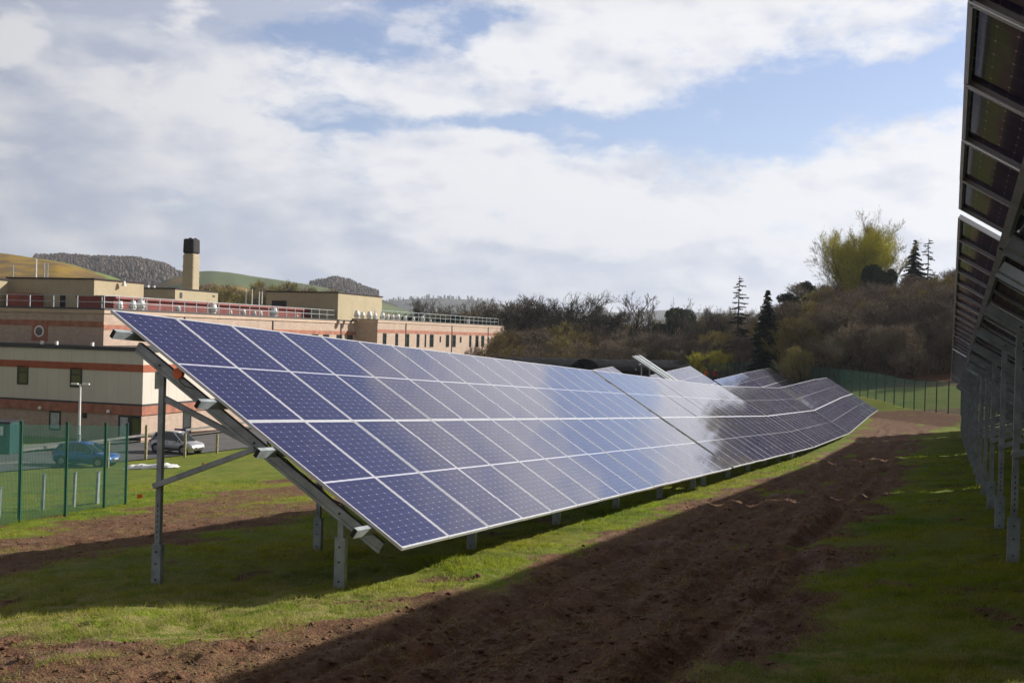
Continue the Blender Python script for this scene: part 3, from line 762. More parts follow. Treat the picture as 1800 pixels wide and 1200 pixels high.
for u0, u1, v0, v1 in ((30.5, 50, 641.5, 675), (123.5, 144.5, 645.5, 680), (-65, -45, 637, 671), (-160, -138, 632, 667)):
    q0, q1 = q_of(u0, 660), q_of(u1, 660); z1 = ons(u0, v0, SF)[1]; z0 = ons(u0, v1, SF)[1]; window_s(wb, o2, q0, q1, z0, z1, SF, .14)
for u0, u1, v0, v1 in ((86.5, 107, 721.5, 755), (-60, -38, 716, 749), (-190, -170, 712, 744)):
    q0, q1 = ons(u0, 740, SF+.12)[0], ons(u1, 740, SF+.12)[0]; z1 = ons(u0, v0, SF+.12)[1]; z0 = ons(u0, v1, SF+.12)[1]; window_s(wb, o2, q0, q1, z0, z1, SF+.12, .14, False, curtain)
# glazed entrance at the corner
q0, q1 = ons(208.5, 740, SF+.12)[0], ons(228, 740, SF+.12)[0]; z1 = ons(218, 729.5, SF+.12)[1]; z0 = ons(218, 772, SF+.12)[1]
window_s(wb, o2, q0, q1, z0, z1, SF+.12, .16, False, curtain)
q2 = QF-.14
m = BB(*o2); m.b(SF+.06, SF+.12, q1+.06, q2, z0, z1); dd_ = m.build('entrance_door', MT['black_opening'], wb)
m = BB(*o2); m.b(SF+.03, SF+.06, q1+.35, q1+1.0, z0+.1, z1-.25); m.build('door_glass', MT['glass'], dd_)
m = BB(*o2); m.b(SF+.03, SF+.06, q1+1.2, q2-.2, z0+.1, z1-.25); m.build('door_glass', MT['glass'], dd_)
for u in (72, 192, -50):
    q, z = ons(u, 716 if u != 192 else 722, SF-.1); m = MB(); c = (SF-.12-o2[0], -(q-o2[1]), z-o2[2]); m.tube((c[0]-.15, c[1], c[2]-.12), (c[0]-.15, c[1], c[2]+.12), .15, .10, 10); m.frame((c[0], c[1], c[2]), np.eye(3), (.06, .05, .05)); m.build('wall_light', MT['white'], wb)
q, z = ons(149, 730, SF+.1); m = BB(*o2); m.b(SF+.02, SF+.12, q-.2, q+.2, z-.2, z+.2); m.build('wall_vent', MT['black_opening'], wb)
for u in (68, 94, 157):
    q, z = ons(u, 600, SF-.2); m = BB(*o2); m.b(SF+.1, SF+.3, q-.1, q+.1, WT, WT+.30); m.build('roof_floodlight', MT['white'], wb)
# sunlit side: upper window, dark doorway
for u0, u1, v0, v1 in ((273, 287, 652, 682), (440, 452, 650, 676)):
    s0, z1 = onq(u0, v0, QF); s1, z0 = onq(u1, v1, QF); window_q(wb, o2, s0, s1, z0, z1, QF, fr=.12)
for u0, u1, v0, v1 in ((322, 335, 722, 763),):
    s0, z1 = onq(u0, v0, QF-.12); s1, z0 = onq(u1, v1, QF-.12); window_q(wb, o2, s0, s1, z0, z1, QF-.12, False, .14)
# long low dark sheds beyond the back row
def shed(u0, u1, y, vt, label, h=3.2):
    p = at(u0, vt, y); q = at(u1, vt, y+6); zt = p[2]; g = tz(p[0], p[1])-.3
    t = empty('dark_shed', (p[0], p[1], g), label, 'shed', 'dark sheds below the wood')
    c = np.array([p[0], p[1], g]); ax = q-p; ax[2] = 0; l = np.linalg.norm(ax); ax /= l; sd = np.array([-ax[1], ax[0], 0]); up = np.array([0, 0, 1.])
    H = zt-g
    m = MB(); m.frame(ax*l/2+sd*3+up*(H-1.2)/2, (ax, sd, up), (l/2-.1, 2.9, (H-1.2)/2)); m.build('wall', MT['rubber_dark'], t)
    prof = [(3+3.1*math.cos(a), H-1.2+1.2*math.sin(a)**.8) for a in np.linspace(0, math.pi, 13)]
    m = MB(); m.prism(prof, np.zeros(3), ax*l, sd, up); m.build('roof', MT['rubber_dark'], t)
    k = 2.0
    while k < l-1:
        m = MB(); m.prism([(3+3.16*math.cos(a), H-1.2+1.26*math.sin(a)) for a in np.linspace(0, math.pi, 9)], ax*k, ax*(k+.12), sd, up); m.build('roof_rib', MT['coping'], t); k += 3.1
shed(903, 1040, 128, 629, 'left of two dark low sheds with round roofs, below the bare wood')
shed(1052, 1215, 130, 632, 'right of two dark low sheds with round roofs, behind the ribbed rails')

# street lamp, sign, cabinet, rubble, railing by the clinic
def lamp_post():
    y = 84; b_ = gr(137.5, 800, 60); p = at(138.5, 780, 84); g = tz(p[0], p[1]); zt = at(140, 675, 84)[2]
    t = empty('street_lamp', (p[0], p[1], g), 'slim white lamp post with a twin head in front of the shaded cream wall', 'street lamp')
    H = zt-g
    m = MB(); m.tube((0, 0, 0), (0, 0, H), .11, .075, 10); m.build('pole', MT['white'], t)
    m = MB(); m.tube((0, 0, 0), (0, 0, 1.3), .15, .15, 10); m.build('base', MT['steel'], t)
    for s in (-1, 1):
        m = MB(); m.tube((0, 0, H-.05), (s*.25, 0, H), .035, n=6); m.frame((s*.42, 0, H+.02), np.eye(3), (.26, .12, .05)); m.build('lamp_head', MT['white'], t)
lamp_post()
def signboard():
    p = at(316.5, 766, 92); g = tz(p[0], p[1]); w = 20/F*92; zt = at(316, 753, 92)[2]; zb = at(316, 760.5, 92)[2]
    t = empty('sign_board', (p[0], p[1], g), 'low wide navy blue sign board behind the silver car', 'sign')
    m = MB(); m.box(-w/2, w/2, -.04, .04, zb-g, zt-g); m.build('sign_face', MT['navy'], t)
    for s in (-.8, .8): m = MB(); m.tube((s*w/2, .07, 0), (s*w/2, .07, zt-g), .04, n=6); m.build('post', MT['steel'], t)
signboard()
def cabinet():
    p = at(9, 792, 80); g = tz(p[0], p[1]); zt = at(9, 741, 80)[2]
    t = empty('green_container', (p[0], p[1], g), 'dark green container at the left picture edge behind the mesh fence', 'container')
    H = zt-g; m = MB(); m.box(-1.9, .75, -1, 1, .1, H); m.build('body', MT['teal'], t)
    m = MB(); m.box(-.02, .28, -1.03, -1.0, H*.62, H*.9); m.build('notice', MT['white'], t)
    m = MB(); m.box(-1.95, .8, -1.05, 1.05, H, H+.08); m.build('lid', MT['coping'], t)
    for x in (-1.5, .4): m = MB(); m.box(x-.1, x+.1, -.9, .9, -.2, .1); m.build('foot', MT['steel'], t)
    for k in range(5): m = MB(); m.box(-1.7+k*.5, -1.62+k*.5, -1.02, -1.0, .2, H-.15); m.build('rib', MT['teal'], t)
cabinet()
def rubble():
    r = random.Random(3)
    for i, (u, v, sx, lab) in enumerate(((246, 824, .62, 'crumpled white sheet on the grass, left of the steel leg'), (281, 823, .62, 'crumpled white sheet on the grass, right of the steel leg'))):
        g = gr(u, v, 30); nx, ny = 26, 14; V = []; T = []
        for a in range(nx+1):
            for b_ in range(ny+1):
                x = (a/nx-.5)*2*sx*1.7; yy = (b_/ny-.5)*1.1; rr = (x/(sx*1.7))**2+(yy/.55)**2
                w = g+np.array([x, yy, 0]); h = max(0, 1-rr)**.6*(.10+.30*float(fbm(x*3+i*9, yy*3, 4, 4)))+.02*float(vn(x*9, yy*9, 2))
                wob = .12*float(vn(a*.7, b_*.7, 8+i)); V.append((w[0]+wob, w[1]+wob, tz(w[0], w[1])+h+.03))
        for a in range(nx):
            for b_ in range(ny): k = a*(ny+1)+b_; T.append((k, k+1, k+ny+2, k+ny+1))
        V = [(p[0]-g[0], p[1]-g[1], p[2]-g[2]) for p in V]
        tag(obj('plastic_sheet', rawmesh('plastic_sheet', V, T, MT['white_sheet'], True), loc=tuple(g)), lab, 'plastic sheet')
rubble()
for u, v, lab in ((241.5, 889, 'tiny orange marker flag at the foot of the grass slope, left of the steel leg'), (355, 823, 'tiny orange marker flag on the grass right of the lower brace')):
    g = gr(u, v, 20); t = empty('marker_flag', (g[0], g[1], g[2]), lab, 'flag')
    m = MB(); m.tube((0, 0, -.05), (0, 0, .32), .006, n=5); m.build('stick', MT['wood_stake'], t)
    m = MB(); m.add([(0, 0, .2), (.13, .03, .22), (.12, .0, .32), (0, 0, .32), (0, .006, .2), (.13, .036, .22), (.12, .006, .32), (0, .006, .32)], [(0, 1, 2, 3), (7, 6, 5, 4), (0, 4, 5, 1), (1, 5, 6, 2), (2, 6, 7, 3), (3, 7, 4, 0)]); m.build('cloth', MT['flag'], t)
def small_railing():
    p = at(347, 770, 103); q = at(405, 765, 116); p[2] = tz(p[0], p[1]); q[2] = tz(q[0], q[1])
    t = empty('hand_railing', tuple(p), 'thin grey hand railing along the sunlit brick base of the cream block', 'railing')
    d_ = q-p; n_ = 9
    for k in range(n_+1): m = MB(); c = d_*k/n_; m.tube(c, c+np.array([0, 0, 1.3]), .03, n=5); m.build('post', MT['steel'], t)
    m = MB(); m.bar((0, 0, 1.3), d_+np.array([0, 0, 1.3]), .06, .06); m.build('rail', MT['steel'], t)
small_railing()

# ------------------------------------------------------------------ cars
def car(name, label, loc, heading, paint, Lc=4.2, Wc=1.76, Hc=1.5, wagon=False):
    """X forward, Y left, Z up; the body is lofted from stations along its length"""
    t = empty(name, loc, label, 'car'); t.rotation_euler = (0, 0, heading)
    def lower(x):  # belt line height
        f = x/Lc
        return np.interp(f, [-.5, -.47, -.40, -.2, .12, .30, .44, .49, .5], [.62, .84, .93, .95, .93, .88, .78, .62, .48])
    st = np.array([-.5, -.485, -.46, -.42, -.36, -.30, -.2, -.1, 0, .1, .2, .26, .32, .38, .43, .465, .485, .5])*Lc
    V = []; Fc = []; n_ = 12
    for x in st:
        f = x/Lc; e = np.interp(abs(f), [0, .36, .44, .48, .5], [1, 1, .95, .86, .70]); w = Wc/2*e; hb = lower(x); zb = np.interp(abs(f), [0, .42, .5], [.20, .20, .34])
        pr = [(w*.86, zb), (w*.97, zb+.10), (w*1.0, zb+.32*(hb-zb)/.6*1.0), (w*.985, zb+.72*(hb-zb)), (w*.94, hb-.02), (w*.80, hb+.015)]
        for y, z in pr: V.append((x, y, z))
        for y, z in pr[::-1]: V.append((x, -y, z))
    for i in range(len(st)-1):
        for k in range(n_): a = i*n_+k; b_ = i*n_+(k+1) % n_; Fc.append((a, b_, b_+n_, a+n_))
    Fc.append(tuple(range(n_))[::-1]); Fc.append(tuple((len(st)-1)*n_+k for k in range(n_)))
    m = MB(); m.add(V, Fc); body = m.build('body', paint, t, True)
    # greenhouse
    xr = [-.47, -.40, -.30, -.02, .05, .27]; 
    bx = [(-.455, .90), (-.37, Hc-.10), (-.27, Hc-.01), (-.05, Hc), (.06, Hc-.05), (.27, .89)]
    def cab(sc_, inset, mat, nm, par, z0=.86):
        V = []; Fc = []
        for f, z in bx:
            wz = Wc/2*(.90-.20*(z-.9)/(Hc-.9))*sc_
            V += [(f*Lc, Wc/2*.90*sc_, z0), (f*Lc, wz, z-inset), (f*Lc, -wz, z-inset), (f*Lc, -Wc/2*.90*sc_, z0)]
        for i in range(len(bx)-1):
            for k in range(3): a = i*4+k; Fc.append((a, a+1, a+5, a+4))
        m = MB(); m.add(V, Fc); return m.build(nm, mat, par, True)
    cab(.985, .015, MT['glass'], 'cabin_glass', t)
    # roof and pillars in body colour
    def wz(z): return Wc/2*(.90-.20*(z-.9)/(Hc-.9))
    m = MB(); V = []
    for f, z in bx[1:5]: V += [(f*Lc, wz(z)-.05, z+.012), (f*Lc, -wz(z)+.05, z+.012), (f*Lc, -wz(z)+.05, z-.03), (f*Lc, wz(z)-.05, z-.03)]
    Fc = [(3, 2, 1, 0), (12, 13, 14, 15)]
    for i in range(3):
        for k in range(4): Fc.append((i*4+k, i*4+(k+1) % 4, i*4+4+(k+1) % 4, i*4+4+k))
    m.add(V, Fc); m.build('roof', paint, t, True)
    for s in (1, -1):
        for (f0, z0), (f1, z1), w in (((-.45, .90), (-.36, Hc-.08), .10), ((-.16, .88), (-.15, Hc-.03), .06), ((.27, .88), (.055, Hc-.06), .06)):
            m = MB(); m.bar((f0*Lc, s*(Wc/2*.90), z0), (f1*Lc, s*wz(z1), z1), w, .03, (0, 1, 0)); m.build('pillar', paint, t)
        m = MB(); m.frame((.20*Lc, s*(Wc/2+.06), .97), np.eye(3), (.06, .10, .07)); m.build('mirror', MT['trim'], t)
        m = MB(); m.frame((0, s*(Wc/2*.995), .36), np.eye(3), (.28*Lc, .012, .05)); m.build('side_trim', MT['trim'], t)
        for x in (-.06, .12): m = MB(); m.frame((x*Lc, s*(Wc/2*.985+.006), .82), np.eye(3), (.09, .02, .018)); m.build('door_handle', MT['trim'], t)
        m = MB(); V = [(Lc*.41, s*Wc*.475, .66), (Lc*.485, s*Wc*.31, .58), (Lc*.475, s*Wc*.31, .72), (Lc*.39, s*Wc*.465, .80), (Lc*.40, s*Wc*.40, .66), (Lc*.44, s*Wc*.30, .58), (Lc*.44, s*Wc*.30, .70), (Lc*.38, s*Wc*.40, .78)]
        m.add(V, [(0, 1, 2, 3), (7, 6, 5, 4), (0, 4, 5, 1), (1, 5, 6, 2), (2, 6, 7, 3), (3, 7, 4, 0)]); m.build('headlight', MT['lamp'], t)
        m = MB(); m.frame((-.487*Lc, s*Wc*.36, .78), np.eye(3), (.05, .10, .12)); m.build('tail_light', MT['redcoat'], t)
    m = MB(); m.frame((.494*Lc, 0, .42), np.eye(3), (.03, Wc*.30, .10)); m.build('grille', MT['trim'], t)
    m = MB(); m.frame((.505*Lc, 0, .52), np.eye(3), (.015, .26, .055)); m.build('number_plate', MT['white'], t)
    for x in (-.31, .31):
        for s in (1, -1):
            m = MB(); m.tube((x*Lc, s*(Wc/2-.20), .32), (x*Lc, s*(Wc/2+.012), .32), .40, .40, 20); ar = m.build('wheel_arch', MT['trim'], t)
            m = MB(); m.tube((x*Lc, s*(Wc/2-.2), .31), (x*Lc, s*(Wc/2+.03), .31), .315, .305, 20); wh = m.build('wheel', MT['rubber'], t)
            m = MB(); m.tube((x*Lc, s*(Wc/2+.03), .31), (x*Lc, s*(Wc/2+.045), .31), .20, .19, 12); m.build('rim', MT['rim'], wh)
    return t
p = at(311, 798, 85); car('parked_car', 'silver hatchback turned to the right on the road, seen through the table legs', (p[0], p[1], tz(p[0], p[1])+.10), math.radians(-24), MT['silver_paint'], 4.15, 1.78, 1.58)
p = at(152, 817, 73); car('parked_car', 'bright blue car on the road, seen through the green mesh fence', (p[0], p[1], tz(p[0], p[1])+.10), math.radians(-8), MT['blue_paint'], 4.1, 1.76, 1.50)

# ------------------------------------------------------------------ two workers far behind the tables
def worker(label, loc, h, coat, bend=.0, hat=None):
    t = empty('person', loc, label, 'person')
    k = h/1.78; J = {'pel': (0, 0, .95), 'sp': (bend*.25, 0, 1.18), 'ch': (bend*.55, 0, 1.38), 'nk': (bend*.75, 0, 1.52), 'hd': (bend*.9, 0, 1.66), 'tp': (bend*.95, 0, 1.76)}
    ed = [('pel', 'sp'), ('sp', 'ch'), ('ch', 'nk'), ('nk', 'hd'), ('hd', 'tp')]; R_ = {'pel': .15, 'sp': .15, 'ch': .17, 'nk': .06, 'hd': .10, 'tp': .07}
    for s, nm in ((1, 'l'), (-1, 'r')):
        J[nm+'h'] = (0, s*.10, .90); J[nm+'k'] = (.04, s*.11, .50); J[nm+'a'] = (0, s*.12, .09); J[nm+'t'] = (.17, s*.13, .04)
        J[nm+'s'] = (bend*.6, s*.20, 1.42); J[nm+'e'] = (bend*.6+.05, s*.27, 1.13); J[nm+'w'] = (bend*.6+.22, s*.24, .93); J[nm+'f'] = (bend*.6+.29, s*.24, .87)
        ed += [('pel', nm+'h'), (nm+'h', nm+'k'), (nm+'k', nm+'a'), (nm+'a', nm+'t'), ('ch', nm+'s'), (nm+'s', nm+'e'), (nm+'e', nm+'w'), (nm+'w', nm+'f')]
        R_.update({nm+'h': .10, nm+'k': .07, nm+'a': .05, nm+'t': .045, nm+'s': .075, nm+'e': .055, nm+'w': .04, nm+'f': .04})
    keys = list(J); me = bpy.data.meshes.new('body'); me.from_pydata([tuple(c*k for c in J[q]) for q in keys], [(keys.index(a), keys.index(b_)) for a, b_ in ed], []); me.materials.append(coat)
    ob = obj('body', me, t); sm = ob.modifiers.new('skin', 'SKIN')
    for i, q in enumerate(keys): me.skin_vertices[0].data[i].radius = (R_[q]*k, R_[q]*k); me.skin_vertices[0].data[i].use_root = (q == 'pel')
    ss = ob.modifiers.new('sub', 'SUBSURF'); ss.levels = ss.render_levels = 2
    m = MB(); c = np.array(J['hd'])*k
    for i, (z, r) in enumerate(((-.06, .085), (.0, .10), (.05, .095))): pass
    m.tube(c+np.array([.02, 0, -.08]), c+np.array([.02, 0, .04]), .088, .10, 12); m.build('face', MT['skin'], t, True)
    m = MB(); m.tube(c+np.array([0, 0, .04]), c+np.array([0, 0, .06]), .155, .13, 14); m.tube(c+np.array([0, 0, .06]), c+np.array([0, 0, .15]), .125, .06, 14); m.build('hard_hat', hat or MT['helmet'], t, True)
    for s in (1, -1): m = MB(); m.tube((0, s*.10*k, .90*k), (.04*k, s*.11*k, .50*k), .125*k, .09*k, 10); m.tube((.04*k, s*.11*k, .50*k), (0, s*.12*k, .12*k), .09*k, .075*k, 10); m.build('trouser_leg', MT['trousers'], t, True)
    return t
for u, vt, lab, coat, bd in ((1241, 640, 'worker in an orange jacket standing behind the tables', MT['hivis'], .1), (1256, 649, 'worker in a red jacket right of the orange one', MT['redcoat'], .25)):
    ys = np.arange(100, 146, .5); k = min(ys, key=lambda y: abs(at(u, vt, y)[2]-1.8-tz(*at(u, vt, y)[:2]))); p = at(u, vt, k); g = tz(p[0], p[1])
    w = worker(lab, (p[0], p[1], g), min(max(p[2]-g, 1.6), 1.95), coat, bd); w.rotation_euler = (0, 0, -1.2)

# ------------------------------------------------------------------ hills
def hill_mat(name, base, base2, gorse=(.27, .17, .02)):
    m, nt, b = new(name); p = pos(nt)
    a = nt.nodes.new('ShaderNodeAttribute'); a.attribute_name = 'gorse'
    n = noise(nt, .012, 6, p); n2 = noise(nt, .05, 6, p)
    g = mixc(nt, ramp(nt, n, (.4, .6)), base, base2)
    f = ramp(nt, mathn(nt, 'ADD', a.outputs['Fac'], mathn(nt, 'MULTIPLY', mathn(nt, 'SUBTRACT', n2, .5), 1.2)), (.4, .6))
    gg = mixc(nt, ramp(nt, n2, (.4, .62)), gorse, (.13, .085, .035))
    nt.links.new(mixc(nt, f, g, gg), b.inputs['Base Color']); b.inputs['Roughness'].default_value = 1; b.inputs['Specular IOR Level'].default_value = .1
    return m
HM = hill_mat('hill_pasture', (.13, .18, .045), (.17, .21, .06))
HM2 = hill_mat('far_pasture', (.10, .13, .062), (.12, .15, .07))
HM3 = hill_mat('wood_floor_far', (.07, .065, .04), (.05, .045, .03))
def ridge(D, W_, pts, mat, gorse=None, name='hills', base=-14):
    us = np.arange(pts[0][0], pts[-1][0]+1, 6.0); vs = np.interp(us, [p[0] for p in pts], [p[1] for p in pts]); nt_ = 26
    # soften the crest line
    k = np.ones(9)/9; vs = np.convolve(np.pad(vs, 4, 'edge'), k, 'valid')
    V = []; G_ = []
    for u, v in zip(us, vs):
        c = at(u, v, D); h = np.hypot(c[0], c[1]); dx, dy = c[0]/h, c[1]/h
        for j in range(nt_+1):
            t = j/nt_*1.6; r = h-W_+W_*t
            s = math.sin(min(t, 1)*math.pi/2)**1.3 if t <= 1 else 1-.5*((t-1)/.6)**2
            z = base+(c[2]-base)*s+(float(fbm(u*.02+D, t*3, 3, 7))-.5)*D*.006*math.sin(math.pi*min(1, t))
            V.append((dx*r, dy*r, z)); G_.append(gorse(u, t) if gorse else 0)
    T = []
    for i in range(len(us)-1):
        for j in range(nt_): a = i*(nt_+1)+j; T.append((a, a+nt_+1, a+nt_+2, a+1))
    me = rawmesh(name, V, T, mat, True); a = me.attributes.new('gorse', 'FLOAT', 'POINT'); a.data.foreach_set('value', np.array(G_, np.float32))
    tag(obj(name, me), kind='structure'); return us, vs
ridge(900, 420, [(-700, 425), (-200, 438), (0, 447), (60, 455), (125, 465), (165, 478), (200, 490), (240, 505), (290, 528), (330, 545)], HM, lambda u, t: (1.0 if t < .90-.0006*max(u, 0) and u < 185-60*max(0, t-.7) else 0))
ridge(1250, 420, [(210, 545), (240, 520), (270, 503), (300, 490), (320, 484), (350, 477), (400, 479), (450, 487), (530, 499), (600, 512), (680, 535), (730, 552)], HM2, lambda u, t: (1.0 if u < 330 and .62 < t < .86 else (.8 if t < .6 else 0)))
ridge(1600, 450, [(30, 480), (60, 462), (75, 463), (110, 461), (160, 465), (240, 467), (290, 478), (310, 489), (345, 505), (380, 525), (400, 540)], HM3)
ridge(1750, 450, [(500, 520), (530, 508), (560, 502), (590, 497), (615, 502), (640, 514), (665, 522), (700, 540)], HM3)
ridge(4200, 900, [(600, 560), (650, 540), (700, 527), (760, 523), (830, 527), (870, 532), (930, 545), (1000, 546), (1100, 550), (1180, 544), (1260, 552), (1400, 550), (1600, 556)], HM3, base=-45)
FM_dark = simple('distant_wood', (.10, .075, .062), .95, 0, .38, .12)
def far_wood(D, pts, n_, W_, hgt, label, seed, mat):
    r = np.random.RandomState(seed); V = []; T = []
    for _ in range(n_):
        u = r.uniform(pts[0][0], pts[-1][0]); v = np.interp(u, [p[0] for p in pts], [p[1] for p in pts]); t = r.uniform(.35, 1.02)
        c = at(u, v, D); h = np.hypot(c[0], c[1]); rr = h-W_+W_*t; s = math.sin(min(t, 1)*math.pi/2)**1.3; z = -14+(c[2]+14)*s
        x, y = c[0]/h*rr, c[1]/h*rr; H = hgt*r.uniform(.6, 1.15); wd = H*r.uniform(.13, .27); b_ = len(V); n = 7
        for zz, ww in ((0, .5), (.35, 1), (.7, .8), (.92, .35)):
            for k in range(n):
                a = 2*math.pi*k/n; q = wd*ww*r.uniform(.7, 1.25); V.append((x+q*math.cos(a), y+q*math.sin(a), z+H*zz*r.uniform(.93, 1.05)))
        V.append((x, y, z+H))
        for l in range(3):
            for k in range(n): T += [(b_+l*n+k, b_+l*n+(k+1) % n, b_+(l+1)*n+(k+1) % n), (b_+l*n+k, b_+(l+1)*n+(k+1) % n, b_+(l+1)*n+k)]
        for k in range(n): T.append((b_+3*n+k, b_+3*n+(k+1) % n, b_+4*n))
    o_ = obj('hillside_wood', rawmesh('hillside_wood', V, T, mat)); return tag(o_, label, 'wood', None, 'stuff')
far_wood(1600, [(60, 462), (75, 463), (110, 461), (160, 465), (240, 467), (290, 478), (310, 489), (345, 505)], 5200, 450, 12, 'dark brown wood covering the round hilltop left of the chimney', 1, FM_dark)
far_wood(1750, [(545, 506), (560, 502), (590, 497), (615, 502), (640, 514), (665, 522)], 1700, 450, 10, 'small wooded hill behind the plant room right of the chimney', 2, FM_dark)
far_wood(4200, [(655, 540), (700, 527), (760, 523), (830, 527), (870, 532)], 200, 900, 14, 'faint line of woodland on the far hills', 3, FM_dark)

# ------------------------------------------------------------------ trees
MT['bark'] = simple('bark', (.085, .068, .05), .95, 0, .3, 2)
def twig_mat(name, c1, c2, trans=0):
    m, nt, b = new(name); p = pos(nt); oi = nt.nodes.new('ShaderNodeObjectInfo')
    n = noise(nt, .45, 5, p); c = mixc(nt, ramp(nt, n, (.35, .65)), c1, c2)
    hs = nt.nodes.new('ShaderNodeHueSaturation'); nt.links.new(c, hs.inputs['Color'])
    nt.links.new(mathn(nt, 'ADD', .7, mathn(nt, 'MULTIPLY', oi.outputs['Random'], .6)), hs.inputs['Value'])
    nt.links.new(mathn(nt, 'ADD', .485, mathn(nt, 'MULTIPLY', oi.outputs['Random'], .03)), hs.inputs['Hue'])
    nt.links.new(hs.outputs[0], b.inputs['Base Color']); b.inputs['Roughness'].default_value = .9; b.inputs['Specular IOR Level'].default_value = .15
    return m
MT['twig'] = twig_mat('bare_twigs', (.155, .122, .092), (.215, .168, .128))
MT['twig_grey'] = twig_mat('grey_twigs', (.10, .088, .07), (.145, .125, .10))
MT['twig_green'] = twig_mat('budding_twigs', (.56, .57, .04), (.68, .66, .06))
MT['catkin'] = twig_mat('olive_twigs', (.21, .17, .07), (.27, .22, .085))
MT['ever'] = twig_mat('evergreen_leaves', (.018, .034, .014), (.035, .058, .022))
MT['spruce'] = twig_mat('spruce_needles', (.014, .030, .016), (.028, .052, .024))
MT['pine'] = twig_mat('pine_needles', (.02, .034, .018), (.038, .052, .028))

def limb(V, T, p, q, r0, r1, n=5):
    d = q-p; l = np.linalg.norm(d); d = d/max(l, 1e-6); u = np.array([0, 0, 1.]) if abs(d[2]) < .9 else np.array([1., 0, 0])
    x = np.cross(u, d); x /= np.linalg.norm(x); y = np.cross(d, x); b_ = len(V)
    for P, r in ((p, r0), (q, r1)):
        for k in range(n): a = 2*math.pi*k/n; V.append(P+x*r*math.cos(a)+y*r*math.sin(a))
    for k in range(n): T.append((b_+k, b_+(k+1) % n, b_+n+(k+1) % n)); T.append((b_+k, b_+n+(k+1) % n, b_+n+k))
def bare_tree(seed, H=10., spread=.42, trunk=.28, dens=1.0, up=.35, stems=1, thick=.035, start=.22, droop=0):
    r = np.random.RandomState(seed); TV = []; TT = []; CV = []; CT = []
    def ribbon_(p, q, w):
        d = q-p; s = np.cross(d, r.randn(3)); s /= np.linalg.norm(s)+1e-9; b_ = len(CV)
        CV.extend([p-s*w, p+s*w, q]); CT.append((b_, b_+1, b_+2))
    def grow(p, d, L, rad, lev):
        ns = {0: 5, 1: 4, 2: 3}.get(lev, 2); P = p.copy(); dd = d.copy(); nodes = [(P.copy(), dd.copy(), rad)]
        for k in range(ns):
            dd = dd+r.randn(3)*(.10 if lev == 0 else .20); dd[2] += (up*.25 if lev > 0 else .05)-droop*(lev > 1); dd /= np.linalg.norm(dd)
            Q = P+dd*L/ns; r0 = rad*(1-k/ns*.75); r1 = rad*(1-(k+1)/ns*.75)
            if lev <= 2: limb(TV, TT, P, Q, r0, r1, 6 if lev == 0 else 4 if lev == 1 else 3)
            else: ribbon_(P, Q+dd*.03, max(thick*.8, r0))
            P = Q; nodes.append((P.copy(), dd.copy(), r1))
        if lev >= 4: return
        nb = int({0: 11, 1: 7, 2: 6, 3: 5}[lev]*(dens if lev > 0 else 1)+.5)
        for b_ in range(nb):
            f = (start if lev == 0 else .2)+(1-(start if lev == 0 else .2))*((b_+r.rand())/nb); kk = min(int(f*ns), ns-1); fr = f*ns-kk
            Pn = nodes[kk][0]*(1-fr)+nodes[kk+1][0]*fr; dn = nodes[kk+1][1]
            a = r.rand()*2*math.pi; u = np.cross(dn, [math.cos(a), math.sin(a), .3]); u /= np.linalg.norm(u)+1e-9
            ang = r.uniform(.55, 1.0) if lev == 0 else r.uniform(.4, .9); nd = dn*math.cos(ang)+u*math.sin(ang); nd[2] += up*(.5 if lev == 0 else .25); nd /= np.linalg.norm(nd)
            LL = {0: H*spread*(1.15-.55*f), 1: L*.52*(1.15-.4*f), 2: L*.55, 3: L*.6}[lev]*r.uniform(.75, 1.2)
            grow(Pn, nd, LL, max(nodes[kk][2]*(.55 if lev == 0 else .6), .012), lev+1)
    for s in range(stems):
        a = 2*math.pi*s/stems+r.rand(); d0 = np.array([math.cos(a)*.28, math.sin(a)*.28, 1]) if stems > 1 else np.array([r.randn()*.04, r.randn()*.04, 1.]); d0 /= np.linalg.norm(d0)
        grow(np.array([d0[0]*.3, d0[1]*.3, -.3]), d0, H*(.80 if stems == 1 else .78), trunk/(stems**.5), 0)
    CV_ = np.array(CV); top = CV_[:, 2].max(); sc_ = H/top
    return np.array(TV)*sc_, TT, CV_*sc_, CT
def leafy(seed, centers, n_per, size, mat, name):
    r = np.random.RandomState(seed); V = []; T = []
    for c, rad in centers:
        c = np.array(c)
        for _ in range(int(n_per*rad*rad)):
            v = r.randn(3); v /= np.linalg.norm(v); p = c+v*rad*r.uniform(.55, 1.05)*np.array([1, 1, .8]); a = r.randn(3); a /= np.linalg.norm(a); b_ = np.cross(a, r.randn(3)); b_ /= np.linalg.norm(b_)
            s = size*r.uniform(.6, 1.4); k = len(V); V.extend([p-a*s, p+b_*s*.6, p+a*s, p-b_*s*.6]); T.append((k, k+1, k+2)); T.append((k, k+2, k+3))
    return rawmesh(name, V, T, mat)
